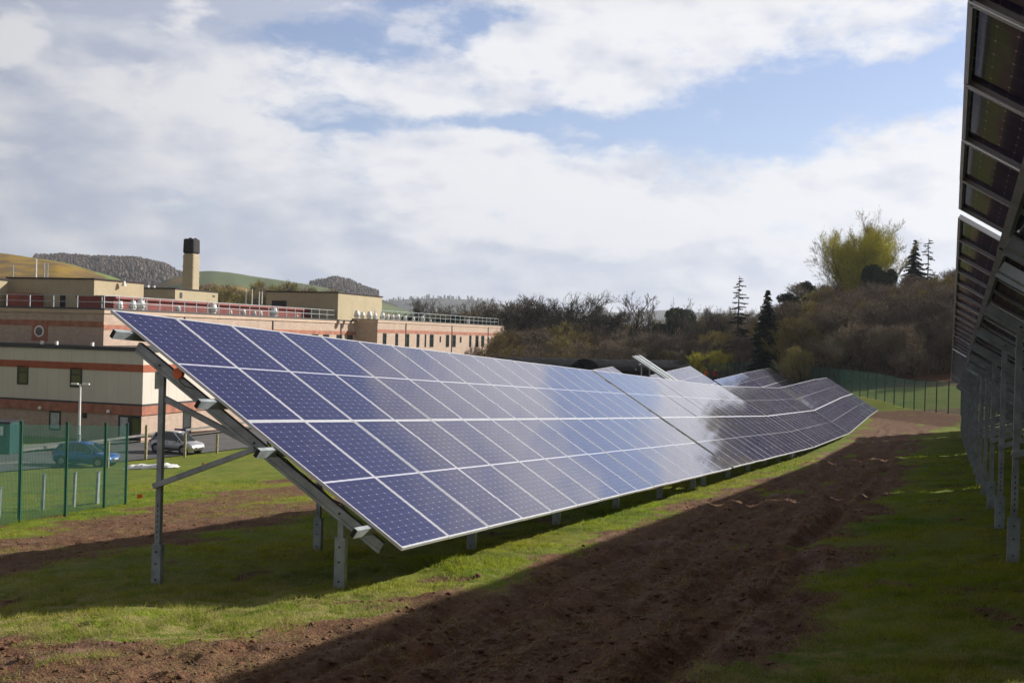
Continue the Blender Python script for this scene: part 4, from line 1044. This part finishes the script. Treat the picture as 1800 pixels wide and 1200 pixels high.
def conifer(seed, H=10., W=.22, layers=26, dens=1.0, sparse=False):
    r = np.random.RandomState(seed); V = []; T = []; TV = []; TT = []
    limb(TV, TT, np.array([0, 0, -.3]), np.array([0, 0, H*.98]), H*.022, .02, 6)
    z = H*(.06 if not sparse else .25)
    while z < H*.99:
        f = z/H; R_ = H*W*(1-f)**(.75 if not sparse else .6)*r.uniform(.8, 1.15)+.08; nb = int((9 if not sparse else 3)*dens*(.6+.6*(1-f)))+(3 if not sparse else 1)
        for b_ in range(nb):
            a = r.rand()*2*math.pi; L = R_*(r.uniform(.65, 1.1) if not sparse else r.uniform(.3, 1.35)); dr = np.array([math.cos(a), math.sin(a), 0]); P = np.array([0, 0, z+r.uniform(-.1, .1)])
            tip = P+dr*L+np.array([0, 0, -L*r.uniform(.12, .38)+(.12 if sparse else 0)*L]); limb(TV, TT, P, tip, .03, .008, 3)
            nn = int(L/(.13 if not sparse else .22))+2
            for k in range(nn):
                t = (k+.6)/nn; c = P*(1-t)+tip*t; wd = L*.26*(1-t*.65)+.10; side = np.cross(dr, [0, 0, 1])
                for s in (-1, 1):
                    e = c+side*s*wd*r.uniform(.7, 1.25)+dr*wd*.5+np.array([0, 0, -wd*r.uniform(.1, .7)]); q = len(V)
                    V.extend([c+dr*.10+np.array([0, 0, .04]), c-dr*.10-np.array([0, 0, .05]), e+r.randn(3)*.03]); T.append((q, q+1, q+2))
        z += H/layers*r.uniform(.5, 1.3)*(1 if not sparse else r.uniform(.5, 2.2))
    return np.array(TV), TT, np.array(V), T
KIT = {}
def kit(name, data, mt, mc):
    TV, TT, CV, CT = data; KIT[name] = (rawmesh('trunk', TV, TT, mt, True), rawmesh('crown', CV, CT, mc))
for i in range(4): kit('wood%d' % i, bare_tree(20+i, 10, .42+.05*(i % 2), .20, 1.25, .5, 1, .030, .16), MT['bark'], MT['twig'])
kit('wood4', bare_tree(31, 10, .36, .17, 1.2, .7, 2, .028, .12), MT['bark'], MT['catkin'])
kit('oak', bare_tree(41, 10, .60, .36, 1.6, .25, 1, .040, .22), MT['bark'], MT['twig_grey'])
kit('oak2', bare_tree(47, 10, .55, .32, 1.25, .3, 1, .034, .28), MT['bark'], MT['twig_grey'])
kit('slim', bare_tree(53, 10, .32, .22, .6, .75, 1, .034, .45), MT['bark'], MT['twig_grey'])
kit('slim2', bare_tree(59, 10, .34, .24, .5, .9, 2, .032, .40), MT['bark'], MT['twig_grey'])
kit('young', bare_tree(61, 10, .30, .10, .8, .8, 3, .018, .15), MT['bark'], MT['twig_green'])
kit('spruce', conifer(71, 10, .25, 60, .8), MT['bark'], MT['spruce'])
kit('spruce2', conifer(73, 10, .30, 54, .7), MT['bark'], MT['spruce'])
kit('larch', conifer(75, 10, .20, 44, .8, True), MT['bark'], MT['pine'])
def round_ever(seed, H, spec, n_per, size, mat):
    r = np.random.RandomState(seed); TV = []; TT = []; limb(TV, TT, np.array([0, 0, -.3]), np.array([0, 0, H*.6]), .25, .12, 6); cs = []
    for (x, z, rad) in spec:
        for k in range(3): cs.append(((x*H+r.randn()*.3, r.randn()*.9, z*H+r.randn()*.2), rad*H*r.uniform(.8, 1.1))); 
    for c, rad in cs[::2]: limb(TV, TT, np.array([0, 0, H*.35]), np.array(c), .07, .02, 4)
    return rawmesh('trunk', TV, TT, MT['bark'], True), leafy(seed, cs, n_per, size, mat, 'crown')
KIT['yew'] = round_ever(81, 10, [(-.18, .45, .17), (.15, .48, .18), (0, .68, .19), (-.1, .82, .12), (.1, .84, .11), (.24, .62, .12), (-.25, .60, .11)], 620, .13, MT['ever'])
KIT['pine'] = round_ever(83, 10, [(-.25, .60, .10), (.2, .66, .11), (0, .78, .11), (-.1, .9, .08), (.12, .88, .07), (.3, .5, .08), (-.34, .48, .07), (.05, .5, .09)], 560, .14, MT['pine'])
KIT['bush'] = round_ever(85, 10, [(-.3, .3, .22), (.3, .35, .24), (0, .55, .26), (-.15, .78, .16), (.2, .76, .15)], 420, .2, MT['ever'])
def tree(kind, u, vtop, y, label, group, cat='tree', wide=1.0, sink=.3, rot=None, name=None, x=None):
    p = at(u, vtop, y); g = tz(p[0], p[1])-sink; H = max(2.5, p[2]-g)
    nm = name or {'spruce': 'spruce_tree', 'spruce2': 'spruce_tree', 'larch': 'larch_tree', 'yew': 'evergreen_tree', 'pine': 'pine_tree', 'bush': 'evergreen_bush', 'young': 'willow_tree'}.get(kind, 'bare_tree')
    t = empty(nm, (p[0], p[1], g), label, cat, group)
    t.rotation_euler = (0, 0, random.uniform(0, 6.28) if rot is None else rot); t.scale = (H/10*wide, H/10*wide, H/10)
    for n_, me in zip(('trunk', 'crown'), KIT[kind]): obj(n_, me, t)
    return t
# named silhouettes
for kind, u, v, y, wide, lab in (
    ('oak', 884, 512, 205, 1.5, 'broad dark rounded bare tree just right of the end of the long building'),
    ('oak2', 1004, 505, 200, 1.05, 'tallest fine twigged bare tree above the middle of the wood'),
    ('oak2', 962, 527, 208, .9, 'lower bare tree adjoining the left side of the tallest middle tree'),
    ('oak', 1088, 538, 200, 1.2, 'low spreading bare tree between the middle tree and the two thin ones'),
    ('slim', 1122, 509, 190, 1.3, 'thin open bare tree with a forked white sky gap, left of its twin'),
    ('slim2', 1160, 515, 192, 1.1, 'spindly bare tree immediately left of the round dark evergreen'),
    ('yew', 1197, 529, 203, 1.0, 'round dark green evergreen dome among the bare trees'),
    ('oak', 1243, 533, 188, .8, 'small dome shaped bare tree right of the round evergreen'),
    ('larch', 1300, 481, 168, .85, 'tall ragged conifer with a bent bare tip left of the dark spruce'),
    ('spruce', 1350, 508, 132, .92, 'big dark pointed spruce standing in front of the brown wood'),
    ('pine', 1392, 512, 160, 1.0, 'scruffy pine right behind the big dark spruce'),
    ('pine', 1423, 492, 168, .9, 'scruffy pine at the left foot of the yellow green willow'),
    ('spruce2', 1609, 421, 176, .80, 'dark pointed spruce on the skyline right of the yellow willow'),
    ('larch', 1633, 415, 180, .75, 'thin see-through conifer beside the dark skyline spruce'),
    ('bush', 1545, 455, 172, .62, 'dark evergreen bush in front of the yellow green willow'),
    ('oak2', 833, 517, 235, .8, 'pale budding tree left of the broad dark rounded tree'),
    ('oak2', 770, 519, 240, .9, 'bare tree above the railing of the long building'),
    ('larch', 735, 522, 238, .7, 'thin pointed tree above the roof cowls of the long building'),
    ('bush', 700, 545, 225, .9, 'dark evergreen clump beside the lit plant room wall'),
    ('bush', 745, 547, 222, 1.0, 'dark evergreen clump right of the one by the plant room'),
    ('bush', 790, 548, 220, .9, 'dark evergreen clump above the right half of the long building'),
    ('bush', 820, 545, 222, .8, 'dark evergreen clump nearest the end of the long building')):
    tree(kind, u, v, y, lab, None, wide=wide, name='bare_tree' if lab.startswith('thin pointed') else None)
# trees with a mossy crown low down in front of the wood
for u, v, y, lab in ((1222, 615, 150, 'low yellow green willow bush left of the workers'), (1262, 612, 150, 'low yellow green willow bush above the red worker'), (1215+62, 618, 152, 'low yellow green willow bush right of the workers')):
    tree('young', u, v, y, lab, 'yellow green bushes below the wood', wide=1.5)
# willow with bare top and yellow green body
def willow():
    p = at(1516, 360, 178); g = tz(p[0], p[1])-.4; H = p[2]-g
    t = empty('willow_tree', (p[0], p[1], g), 'large fan shaped willow with yellow green twigs and a bare top on the skyline', 'tree')
    TVs, TTs, CVs, CTs = [], [], [], []; nv = 0; nc = 0; rw = np.random.RandomState(14)
    for k in range(26):
        aa = 2*math.pi*k*.618; sp_ = .36*math.sqrt(k/26.); hh = H*(1.0-.75*sp_-.07*rw.rand()*(k > 0))
        tv, tt_, cv, ct_ = bare_tree(300+k, hh, .27, .12, .85, .6, 1, .030, .10)
        for ar in (tv, cv):
            lean = np.clip(ar[:, 2], 0, None)*sp_; ar[:, 0] += lean*math.cos(aa); ar[:, 1] += lean*math.sin(aa)
        TVs.append(tv); CVs.append(cv); TTs.append(np.array(tt_)+nv); CTs.append(np.array(ct_)+nc); nv += len(tv); nc += len(cv)
    TV = np.vstack(TVs); CV = np.vstack(CVs); TT = np.vstack(TTs); CT = np.vstack(CTs); r = np.random.RandomState(4)
    cen = CV[CT].mean(1); rad = np.hypot(cen[:, 0], cen[:, 1])
    green = (cen[:, 2] < H*.80+r.randn(len(cen))*H*.05) & (rad < H*(.10+.32*np.clip(cen[:, 2]/H, 0, 1))+r.randn(len(cen))*H*.05) & (cen[:, 2] > H*.22)
    obj('trunk', rawmesh('trunk', TV, TT, MT['bark'], True), t)
    obj('crown', rawmesh('crown', CV, CT[~green], MT['catkin']), t)
    # budding twigs: every green twig carries a spray of short shoots
    base = cen[green]; n_ = len(base); k = 1; V = []; T = []
    for c in base:
        for _ in range(k):
            q = c+r.randn(3)*.25; d_ = r.randn(3)*.18+np.array([0, 0, .16]); s = np.cross(d_, r.randn(3)); s = s/(np.linalg.norm(s)+1e-9)*.035; b_ = len(V); V.extend([q-s, q+s, q+d_]); T.append((b_, b_+1, b_+2))
    me = rawmesh('budding_shoots', np.vstack([CV[CT[green]].reshape(-1, 3), V]), np.vstack([np.arange(green.sum()*3).reshape(-1, 3), np.array(T)+green.sum()*3]), MT['twig_green']); obj('budding_shoots', me, t)
    return t
willow()
tree('young', 1437, 505, 160, 'second yellow green willow, lower and left of the large fan shaped one', None, wide=1.25)
tree('young', 1412, 540, 150, 'yellowish budding shrub at the left edge of the brown wood', None, wide=1.5)
# the wood: every bare tree on its own
SKY = [(560, 560), (690, 548), (760, 545), (850, 550), (930, 552), (1000, 545), (1060, 552), (1150, 562), (1200, 556), (1250, 545), (1300, 545), (1380, 535), (1420, 512), (1440, 500), (1500, 496), (1580, 490), (1640, 480), (1700, 468), (1900, 450)]
rt = random.Random(12)
def skyv(u): return float(np.interp(u, [p[0] for p in SKY], [p[1] for p in SKY]))
LW = 'bare brown tree of the wood behind the far fence'; GW = 'bare trees of the wood'
LM = 'bare tree of the brown wood band beyond the building end'; GM = 'bare trees of the middle wood'
cnt = 0
for row, (y0, off, n_) in enumerate(((166, 0, 22), (155, 5, 22), (146, 12, 24), (137, 22, 24), (129, 40, 24), (121, 72, 20))):
    for k in range(n_):
        u = 1385+(k+rt.random())/n_*430
        if row >= 4 and u < 1395: continue
        yy = y0+rt.uniform(-5, 5); tree('wood%d' % rt.randrange(4) if rt.random() > .12 else 'wood4', u, skyv(u)+off+rt.uniform(-9, 12), yy, LW, GW, wide=1.25)
for row, (y0, off, n_) in enumerate(((215, 0, 22), (198, 12, 26), (182, 28, 26), (168, 46, 24), (158, 66, 18))):
    for k in range(n_):
        u = 870+(k+rt.random())/n_*530
        tree('wood%d' % rt.randrange(5) if rt.random() > .1 else 'wood4', u, skyv(u)+off+rt.uniform(-9, 12), y0+rt.uniform(-6, 6), LM, GM, wide=1.35)
for k in range(16):
    u = 690+(k+rt.random())/16*200; tree('wood%d' % rt.randrange(5), u, 548+rt.uniform(-6, 8), 230+rt.uniform(-8, 14), 'bare tree of the low line behind the right half of the long building', 'trees behind the long building', wide=1.3)
for k in range(20):
    u = 355+(k+rt.random())/20*190; tree('wood4' if k % 3 else 'wood1', u, 497+rt.uniform(-10, 12)+(6 if u < 400 else 0), 300+rt.uniform(-20, 30), 'olive brown bare tree of the line behind the chimney and the plant rooms', 'trees behind the chimney', wide=1.2)
# thicket under the trees
def thicket():
    r = np.random.RandomState(9); V = []; T = []
    for _ in range(95000):
        if r.rand() < .5: u = r.uniform(1375, 1850); y = r.uniform(120, 180)
        else: u = r.uniform(880, 1400); y = r.uniform(155, 205)
        x = (u-900)/F*y; g = tz(x, y); hh = r.uniform(.6, 2.6)*r.uniform(.5, 1); q = np.array([x, y, g+r.uniform(0, 1.2)])
        d_ = np.array([r.randn()*.35, r.randn()*.35, 1])*hh; s = np.array([r.randn(), r.randn(), r.randn()*.3]); s = s/np.linalg.norm(s)*r.uniform(.02, .06); b_ = len(V)
        V.extend([q-s, q+s, q+d_]); T.append((b_, b_+1, b_+2))
    tag(obj('undergrowth', rawmesh('undergrowth', V, T, MT['twig'])), 'tangled brown undergrowth beneath the bare trees', 'undergrowth', None, 'stuff')
thicket()

# ------------------------------------------------------------------ grass and clods close to the camera
def grass():
    r = np.random.RandomState(17); n_ = 1060000
    rr = 6.2*np.exp(r.rand(n_)*math.log(46/6.2)); az = r.uniform(-.58, .58, n_)
    x = rr*np.sin(az); y = rr*np.cos(az); m = mudmask(x, y)
    clump = fbm(x*2.1, y*2.1, 4, 61); fine = vn(x*9, y*9, 62); keep = r.rand(n_) < np.clip(1.1-m*1.35, .02, 1)*np.clip((clump-.30)*2.6, .10, 1)*np.clip(fine*1.6, .3, 1)
    x, y, m, rr, clump = x[keep], y[keep], m[keep], rr[keep], clump[keep]; n_ = len(x)
    z = terrain(x, y)+micro(x, y, m)
    tuft = np.clip((vn(x*3.3, y*3.3, 71)-.62)*4, 0, 1)
    h = (.018+.065*np.clip((clump-.25)*1.8, 0, 1)*r.rand(n_)+.085*tuft*r.rand(n_))*(.8+rr*.008); w = .0016+rr*.00020; a = r.rand(n_)*6.283; ln = r.randn(n_, 2)*.75
    B = np.stack([x, y, z-.008], 1); s = np.stack([np.cos(a)*w, np.sin(a)*w, 0*w], 1); top = B+np.stack([ln[:, 0]*h, ln[:, 1]*h, h+.008], 1)
    V = np.stack([B-s, B+s, top], 1).reshape(-1, 3); T = np.arange(n_*3).reshape(-1, 3)
    mt_, nt, b = new('grass_blades'); p = pos(nt); n1 = noise(nt, .9, 5, p); n3 = noise(nt, .22, 4, p); n5 = noise(nt, 9, 3, p); n6 = noise(nt, 60, 2, p)
    n7 = noise(nt, 170, 2, p)
    c = mixc(nt, ramp(nt, n1, (.35, .65)), (.14, .28, .006), (.32, .42, .012)); c = mixc(nt, ramp(nt, n3, (.42, .62)), c, (.40, .40, .025))
    sy = nt.nodes.new('ShaderNodeSeparateXYZ'); nt.links.new(p, sy.inputs[0])
    near = ramp(nt, mathn(nt, 'ADD', mathn(nt, 'ADD', sy.outputs[1], mathn(nt, 'MULTIPLY', sy.outputs[0], .8)), mathn(nt, 'MULTIPLY', mathn(nt, 'SUBTRACT', n1, .5), 5)), (13.5, 8.0))
    dry = mathn(nt, 'ADD', mathn(nt, 'MULTIPLY', ramp(nt, n5, (.46, .64)), .7), mathn(nt, 'MULTIPLY', near, .6), None, True)
    dry = mathn(nt, 'MULTIPLY', dry, ramp(nt, n7, (.35, .6)))
    n8 = noise(nt, 5, 6, p); c = mixc(nt, mathn(nt, 'MULTIPLY', ramp(nt, n8, (.46, .60)), mathn(nt, 'ADD', .12, mathn(nt, 'MULTIPLY', near, .6))), c, (.55, .48, .24)); c = mixc(nt, dry, c, (.44, .36, .15)); c = mixc(nt, mathn(nt, 'MULTIPLY', ramp(nt, n6, (.45, .6)), .4), c, (.07, .11, .010))
    nt.links.new(c, b.inputs['Base Color']); b.inputs['Roughness'].default_value = .8; b.inputs['Specular IOR Level'].default_value = .12
    # thin blades let the low sun through
    tr = nt.nodes.new('ShaderNodeBsdfTranslucent'); nt.links.new(c, tr.inputs[0]); mx = nt.nodes.new('ShaderNodeMixShader'); mx.inputs[0].default_value = .5
    nt.links.new(b.outputs[0], mx.inputs[1]); nt.links.new(tr.outputs[0], mx.inputs[2]); nt.links.new(mx.outputs[0], nt.nodes['Material Output'].inputs[0])
    tag(obj('grass', rawmesh('grass', V, T, mt_)), 'short rough grass growing between the rows and under the tables', 'grass', None, 'stuff')
grass()
def straw():
    r = np.random.RandomState(19); n_ = 150000; rr = 6.2*np.exp(r.rand(n_)*math.log(44/6.2)); az = r.uniform(-.58, .58, n_); x = rr*np.sin(az); y = rr*np.cos(az); m = mudmask(x, y)
    cl = fbm(x*1.4+7, y*1.4, 4, 66); k = r.rand(n_) < np.clip(m*2, 0, 1)*np.clip((cl-.46)*5, .03, 1); x, y, m, rr = x[k], y[k], m[k], rr[k]; n_ = len(x); z = terrain(x, y)+micro(x, y, m)+.004
    a = r.rand(n_)*6.283; l = r.uniform(.02, .09, n_); w = .0015+rr*.00016; d_ = np.stack([np.cos(a)*l, np.sin(a)*l, r.uniform(-.01, .035, n_)], 1); s = np.stack([-np.sin(a)*w, np.cos(a)*w, 0*w], 1); B = np.stack([x, y, z], 1)
    V = np.stack([B-s, B+s, B+d_], 1).reshape(-1, 3); m_, nt, b = new('dead_grass'); p = pos(nt); n1 = noise(nt, 40, 3, p)
    nt.links.new(mixc(nt, ramp(nt, n1, (.35, .65)), (.12, .075, .03), (.30, .23, .10)), b.inputs['Base Color']); b.inputs['Roughness'].default_value = .85
    tag(obj('dead_grass', rawmesh('dead_grass', V, np.arange(n_*3).reshape(-1, 3), m_)), 'torn dead grass lying in the churned mud', 'dead grass', None, 'stuff')
straw()
def clods():
    r = np.random.RandomState(23); n_ = 36000; rr = 6.2*np.exp(r.rand(n_)*math.log(48/6.2)); az = r.uniform(-.58, .58, n_)
    x = rr*np.sin(az); y = rr*np.cos(az); m = mudmask(x, y); k = r.rand(n_) < m*m; x, y, m, rr = x[k], y[k], m[k], rr[k]; n_ = len(x)
    z = terrain(x, y)+micro(x, y, m); s = (.004+.022*r.rand(n_)**5)*(1+rr*.012)
    t = np.array([(0, 0, 1), (.94, 0, .33), (-.47, .81, .33), (-.47, -.81, .33), (.47, .81, -.33), (.47, -.81, -.33), (-.94, 0, -.33), (0, 0, -1)], float)
    f = np.array([(0, 1, 4), (0, 4, 2), (0, 2, 6), (0, 6, 3), (0, 3, 5), (0, 5, 1), (7, 4, 1), (7, 2, 4), (7, 6, 2), (7, 3, 6), (7, 5, 3), (7, 1, 5)])
    V = t[None]*s[:, None, None]*(1+.45*r.randn(n_, 8, 1)*.6)*np.array([1.3, 1.3, .55]); V = V+np.stack([x, y, z+s*.2], 1)[:, None]
    T = (f[None]+8*np.arange(n_)[:, None, None]).reshape(-1, 3)
    m_, nt, b = new('soil_clods'); p = pos(nt); n1 = noise(nt, 3, 4, p); nt.links.new(mixc(nt, n1, (.10, .045, .025), (.20, .095, .05)), b.inputs['Base Color']); b.inputs['Roughness'].default_value = .95
    tag(obj('soil_clods', rawmesh('soil_clods', V.reshape(-1, 3), T, m_)), 'crumbly brown clods scattered over the churned track', 'soil', None, 'stuff')
clods()
# ------------------------------------------------------------------ lamp, sky, camera
SAZ, SEL = math.radians(63.5), math.radians(25.8)
def light():
    ld = bpy.data.lights.new('sun', 'SUN'); ld.energy = 5.0; ld.angle = math.radians(.8); ld.color = (1, .94, .84)
    o = bpy.data.objects.new('sun', ld); C.objects.link(o)
    dv = Vector((math.sin(SAZ)*math.cos(SEL), math.cos(SAZ)*math.cos(SEL), math.sin(SEL)))
    o.rotation_euler = dv.to_track_quat('Z', 'Y').to_euler(); o.location = (20, 20, 40)
light()
def sky():
    w = bpy.data.worlds.new('World'); bpy.context.scene.world = w; w.use_nodes = True; nt = w.node_tree
    bg = nt.nodes['Background']; L = nt.links
    st = nt.nodes.new('ShaderNodeTexSky'); st.sky_type = 'NISHITA'; st.sun_disc = False
    st.sun_elevation = SEL; st.sun_rotation = SAZ; st.air_density = 1.0; st.dust_density = .4; st.ozone_density = 1.5
    tc = nt.nodes.new('ShaderNodeTexCoord'); D = tc.outputs['Generated']
    sx = nt.nodes.new('ShaderNodeSeparateXYZ'); L.new(D, sx.inputs[0])
    az = mathn(nt, 'ARCTAN2', sx.outputs[0], sx.outputs[1]); el = mathn(nt, 'ARCSINE', sx.outputs[2])
    # flattened direction for layered clouds
    cx = nt.nodes.new('ShaderNodeCombineXYZ'); L.new(mathn(nt, 'MULTIPLY', az, 1.0), cx.inputs[0]); L.new(mathn(nt, 'MULTIPLY', el, 2.1), cx.inputs[1])
    P = cx.outputs[0]
    warp = nt.nodes.new('ShaderNodeTexNoise'); warp.inputs['Scale'].default_value = 7; warp.inputs['Detail'].default_value = 5; L.new(P, warp.inputs['Vector'])
    ws = nt.nodes.new('ShaderNodeSeparateColor'); L.new(warp.outputs['Color'], ws.inputs[0])
    azw = mathn(nt, 'ADD', az, mathn(nt, 'MULTIPLY', mathn(nt, 'SUBTRACT', ws.outputs[0], .5), .16))
    elw = mathn(nt, 'ADD', el, mathn(nt, 'MULTIPLY', mathn(nt, 'SUBTRACT', ws.outputs[1], .5), .09))
    def blob(u, v, su, sv, tilt=0, wv=True):
        a0, e0 = (u-900)/F, (600-v)/F+.027*(u-900)/F*-1*0
        A_, E_ = (azw, elw) if wv else (az, el)
        da = mathn(nt, 'DIVIDE', mathn(nt, 'SUBTRACT', A_, a0), su/F)
        de = mathn(nt, 'SUBTRACT', E_, e0)
        if tilt: de = mathn(nt, 'SUBTRACT', de, mathn(nt, 'MULTIPLY', mathn(nt, 'SUBTRACT', A_, a0), tilt))
        de = mathn(nt, 'DIVIDE', de, sv/F)
        r2 = mathn(nt, 'ADD', mathn(nt, 'MULTIPLY', da, da), mathn(nt, 'MULTIPLY', de, de))
        return mathn(nt, 'EXPONENT', mathn(nt, 'MULTIPLY', r2, -1))
    def total(bl):
        t = None
        for amp, args in bl:
            b_ = mathn(nt, 'MULTIPLY', blob(*args), amp); t = b_ if t is None else mathn(nt, 'ADD', t, b_)
        return t
    holes = total([(3.0, (1150, -480, 620, 230)), (1.25, (1420, 185, 340, 68, .16)), (.9, (1650, 150, 200, 78, .1)), (1.15, (930, 222, 260, 30)), (1.2, (610, 85, 130, 42)), (.8, (720, 25, 100, 28)), (.9, (600, 225, 70, 26)), (.7, (820, 90, 60, 40)),
                   (.7, (1010, -190, 420, 90)), (.6, (2300, 60, 300, 200)), (.7, (2600, 250, 300, 60)), (.65, (500, -600, 500, 150)), (.8, (1500, -700, 350, 140)), (.5, (-900, 100, 300, 120)), (.8, (1200, -1200, 900, 300))])
    n1 = noise(nt, 8, 12, P, .62); n2 = noise(nt, 30, 10, P, .66)
    nn = mathn(nt, 'ADD', mathn(nt, 'MULTIPLY', mathn(nt, 'SUBTRACT', n1, .5), 1.5), mathn(nt, 'MULTIPLY', mathn(nt, 'SUBTRACT', n2, .5), .7))
    cov = mathn(nt, 'SUBTRACT', 1.0, mathn(nt, 'ADD', holes, mathn(nt, 'MULTIPLY', nn, 1.5)))
    cov = ramp(nt, cov, (.18, .92))
    cs = nt.nodes.new('ShaderNodeMapRange'); cs.interpolation_type = 'SMOOTHSTEP'; L.new(cov, cs.inputs[0]); cov = cs.outputs[0]
    grey = total([(1.5, (120, 40, 420, 120)), (.55, (520, 40, 260, 70)), (.6, (60, 300, 280, 90)), (.55, (330, 420, 650, 75)), (.42, (1120, 300, 200, 40)), (.35, (1100, 475, 260, 30)), (.5, (700, 510, 900, 60)), (-.5, (400, 160, 130, 55)), (-.5, (10, 175, 60, 40)), (-.45, (420, 240, 110, 45)),
                  (-.5, (920, 360, 150, 70)), (-.45, (1340, 360, 120, 40)), (.4, (300, -300, 700, 160)), (.5, (-700, 200, 500, 250)), (.4, (1900, -500, 300, 160))])
    g = mathn(nt, 'ADD', grey, mathn(nt, 'ADD', mathn(nt, 'MULTIPLY', mathn(nt, 'SUBTRACT', noise(nt, 11, 8, P, .55), .5), 1.7), .14))
    # relief: the side of each puff that faces the sun is lighter
    sh = nt.nodes.new('ShaderNodeVectorMath'); sh.operation = 'ADD'; L.new(P, sh.inputs[0]); sh.inputs[1].default_value = (.018, .022, 0)
    pa = noise(nt, 13, 9, P, .52); pb = noise(nt, 13, 9, sh.outputs[0], .52)
    g = mathn(nt, 'ADD', g, mathn(nt, 'MULTIPLY', mathn(nt, 'SUBTRACT', pb, pa), 2.2))
    g = ramp(nt, g, (0, 1.1))
    # heaped white cumulus heads
    cu = total([(.34, (900, 345, 190, 85)), (.34, (1340, 370, 170, 50)), (.34, (420, 200, 190, 85)), (.20, (20, 185, 110, 70)), (.28, (1620, 262, 110, 28)), (.22, (1150, 60, 500, 60)), (.22, (1150, 420, 420, 60)), (.25, (2100, 300, 400, 120)), (.25, (-700, 300, 500, 150))])
    cn = nt.nodes.new('ShaderNodeTexNoise'); cn.inputs['Scale'].default_value = 15; cn.inputs['Detail'].default_value = 13; cn.inputs['Roughness'].default_value = .52; cn.inputs['Distortion'].default_value = .25; L.new(P, cn.inputs['Vector'])
    cm = nt.nodes.new('ShaderNodeMapRange'); cm.interpolation_type = 'SMOOTHSTEP'; L.new(mathn(nt, 'ADD', cu, cn.outputs['Fac']), cm.inputs[0]); cm.inputs[1].default_value = .60; cm.inputs[2].default_value = .77
    cum = cm.outputs[0]
    g = mathn(nt, 'MULTIPLY', g, mathn(nt, 'SUBTRACT', 1.0, mathn(nt, 'MULTIPLY', cum, .92)))
    cov = mathn(nt, 'MAXIMUM', cov, mathn(nt, 'MULTIPLY', cum, .55))
    cloud = mixc(nt, g, (.60, .60, .62), (.325, .36, .46))
    skyc = nt.nodes.new('ShaderNodeVectorMath'); skyc.operation = 'MULTIPLY'; L.new(st.outputs[0], skyc.inputs[0]); skyc.inputs[1].default_value = (.068, .069, .084)
    veil = mixc(nt, .10, skyc.outputs[0], (.55, .58, .66))
    # sky overhead and opposite the sun, mostly unseen, dimmed to cut ambient light
    hi = mathn(nt, 'MULTIPLY', ramp(nt, el, (.28, .48)), .75)
    sdot = mathn(nt, 'COSINE', mathn(nt, 'SUBTRACT', az, SAZ))
    bk = mathn(nt, 'MULTIPLY', ramp(nt, mathn(nt, 'MULTIPLY', sdot, -1), (-.30, .50)), .60)
    dim = mathn(nt, 'SUBTRACT', 1.0, mathn(nt, 'MAXIMUM', hi, bk))
    vl2 = nt.nodes.new('ShaderNodeVectorMath'); vl2.operation = 'SCALE'; L.new(veil, vl2.inputs[0]); L.new(mathn(nt, 'SUBTRACT', 1.0, mathn(nt, 'MAXIMUM', mathn(nt, 'MULTIPLY', bk, .6), mathn(nt, 'MULTIPLY', hi, .75))), vl2.inputs['Scale']); veil = vl2.outputs[0]
    cl2 = nt.nodes.new('ShaderNodeVectorMath'); cl2.operation = 'SCALE'; L.new(cloud, cl2.inputs[0]); L.new(dim, cl2.inputs['Scale'])
    out = mixc(nt, cov, veil, cl2.outputs[0])
    L.new(out, bg.inputs['Color']); bg.inputs['Strength'].default_value = 1.0
    try: w.cycles.sampling_method = 'MANUAL'; w.cycles.sample_map_resolution = 512
    except Exception: pass
sky()
def haze():
    m = MB(); m.box(-6500, 6500, -6500, 6500, -80, 420)
    ob = m.build('haze', None); mt = bpy.data.materials.new('haze_air'); mt.use_nodes = True; nt = mt.node_tree; nt.nodes.remove(nt.nodes['Principled BSDF'])
    v = nt.nodes.new('ShaderNodeVolumePrincipled'); v.inputs['Density'].default_value = .00012; v.inputs['Color'].default_value = (.80, .87, 1, 1); v.inputs['Anisotropy'].default_value = .3
    nt.links.new(v.outputs[0], nt.nodes['Material Output'].inputs['Volume']); ob.data.materials.append(mt); ob['kind'] = 'stuff'
haze()
def camera():
    cd = bpy.data.cameras.new('camera'); o = bpy.data.objects.new('camera', cd); C.objects.link(o)
    cd.sensor_width = 36; cd.lens = F/1800*36; cd.clip_end = 12000; cd.clip_start = .05
    R = Matrix(((M[0][0], -M[0][1], -M[0][2]), (M[1][0], -M[1][1], -M[1][2]), (M[2][0], -M[2][1], -M[2][2])))
    o.matrix_world = R.to_4x4(); bpy.context.scene.camera = o
camera()
sc = bpy.context.scene
sc.view_settings.view_transform = 'Standard'; sc.view_settings.look = 'None'; sc.view_settings.gamma = 1; sc.view_settings.exposure = .6
sc.cycles.max_bounces = 6; sc.cycles.transparent_max_bounces = 12
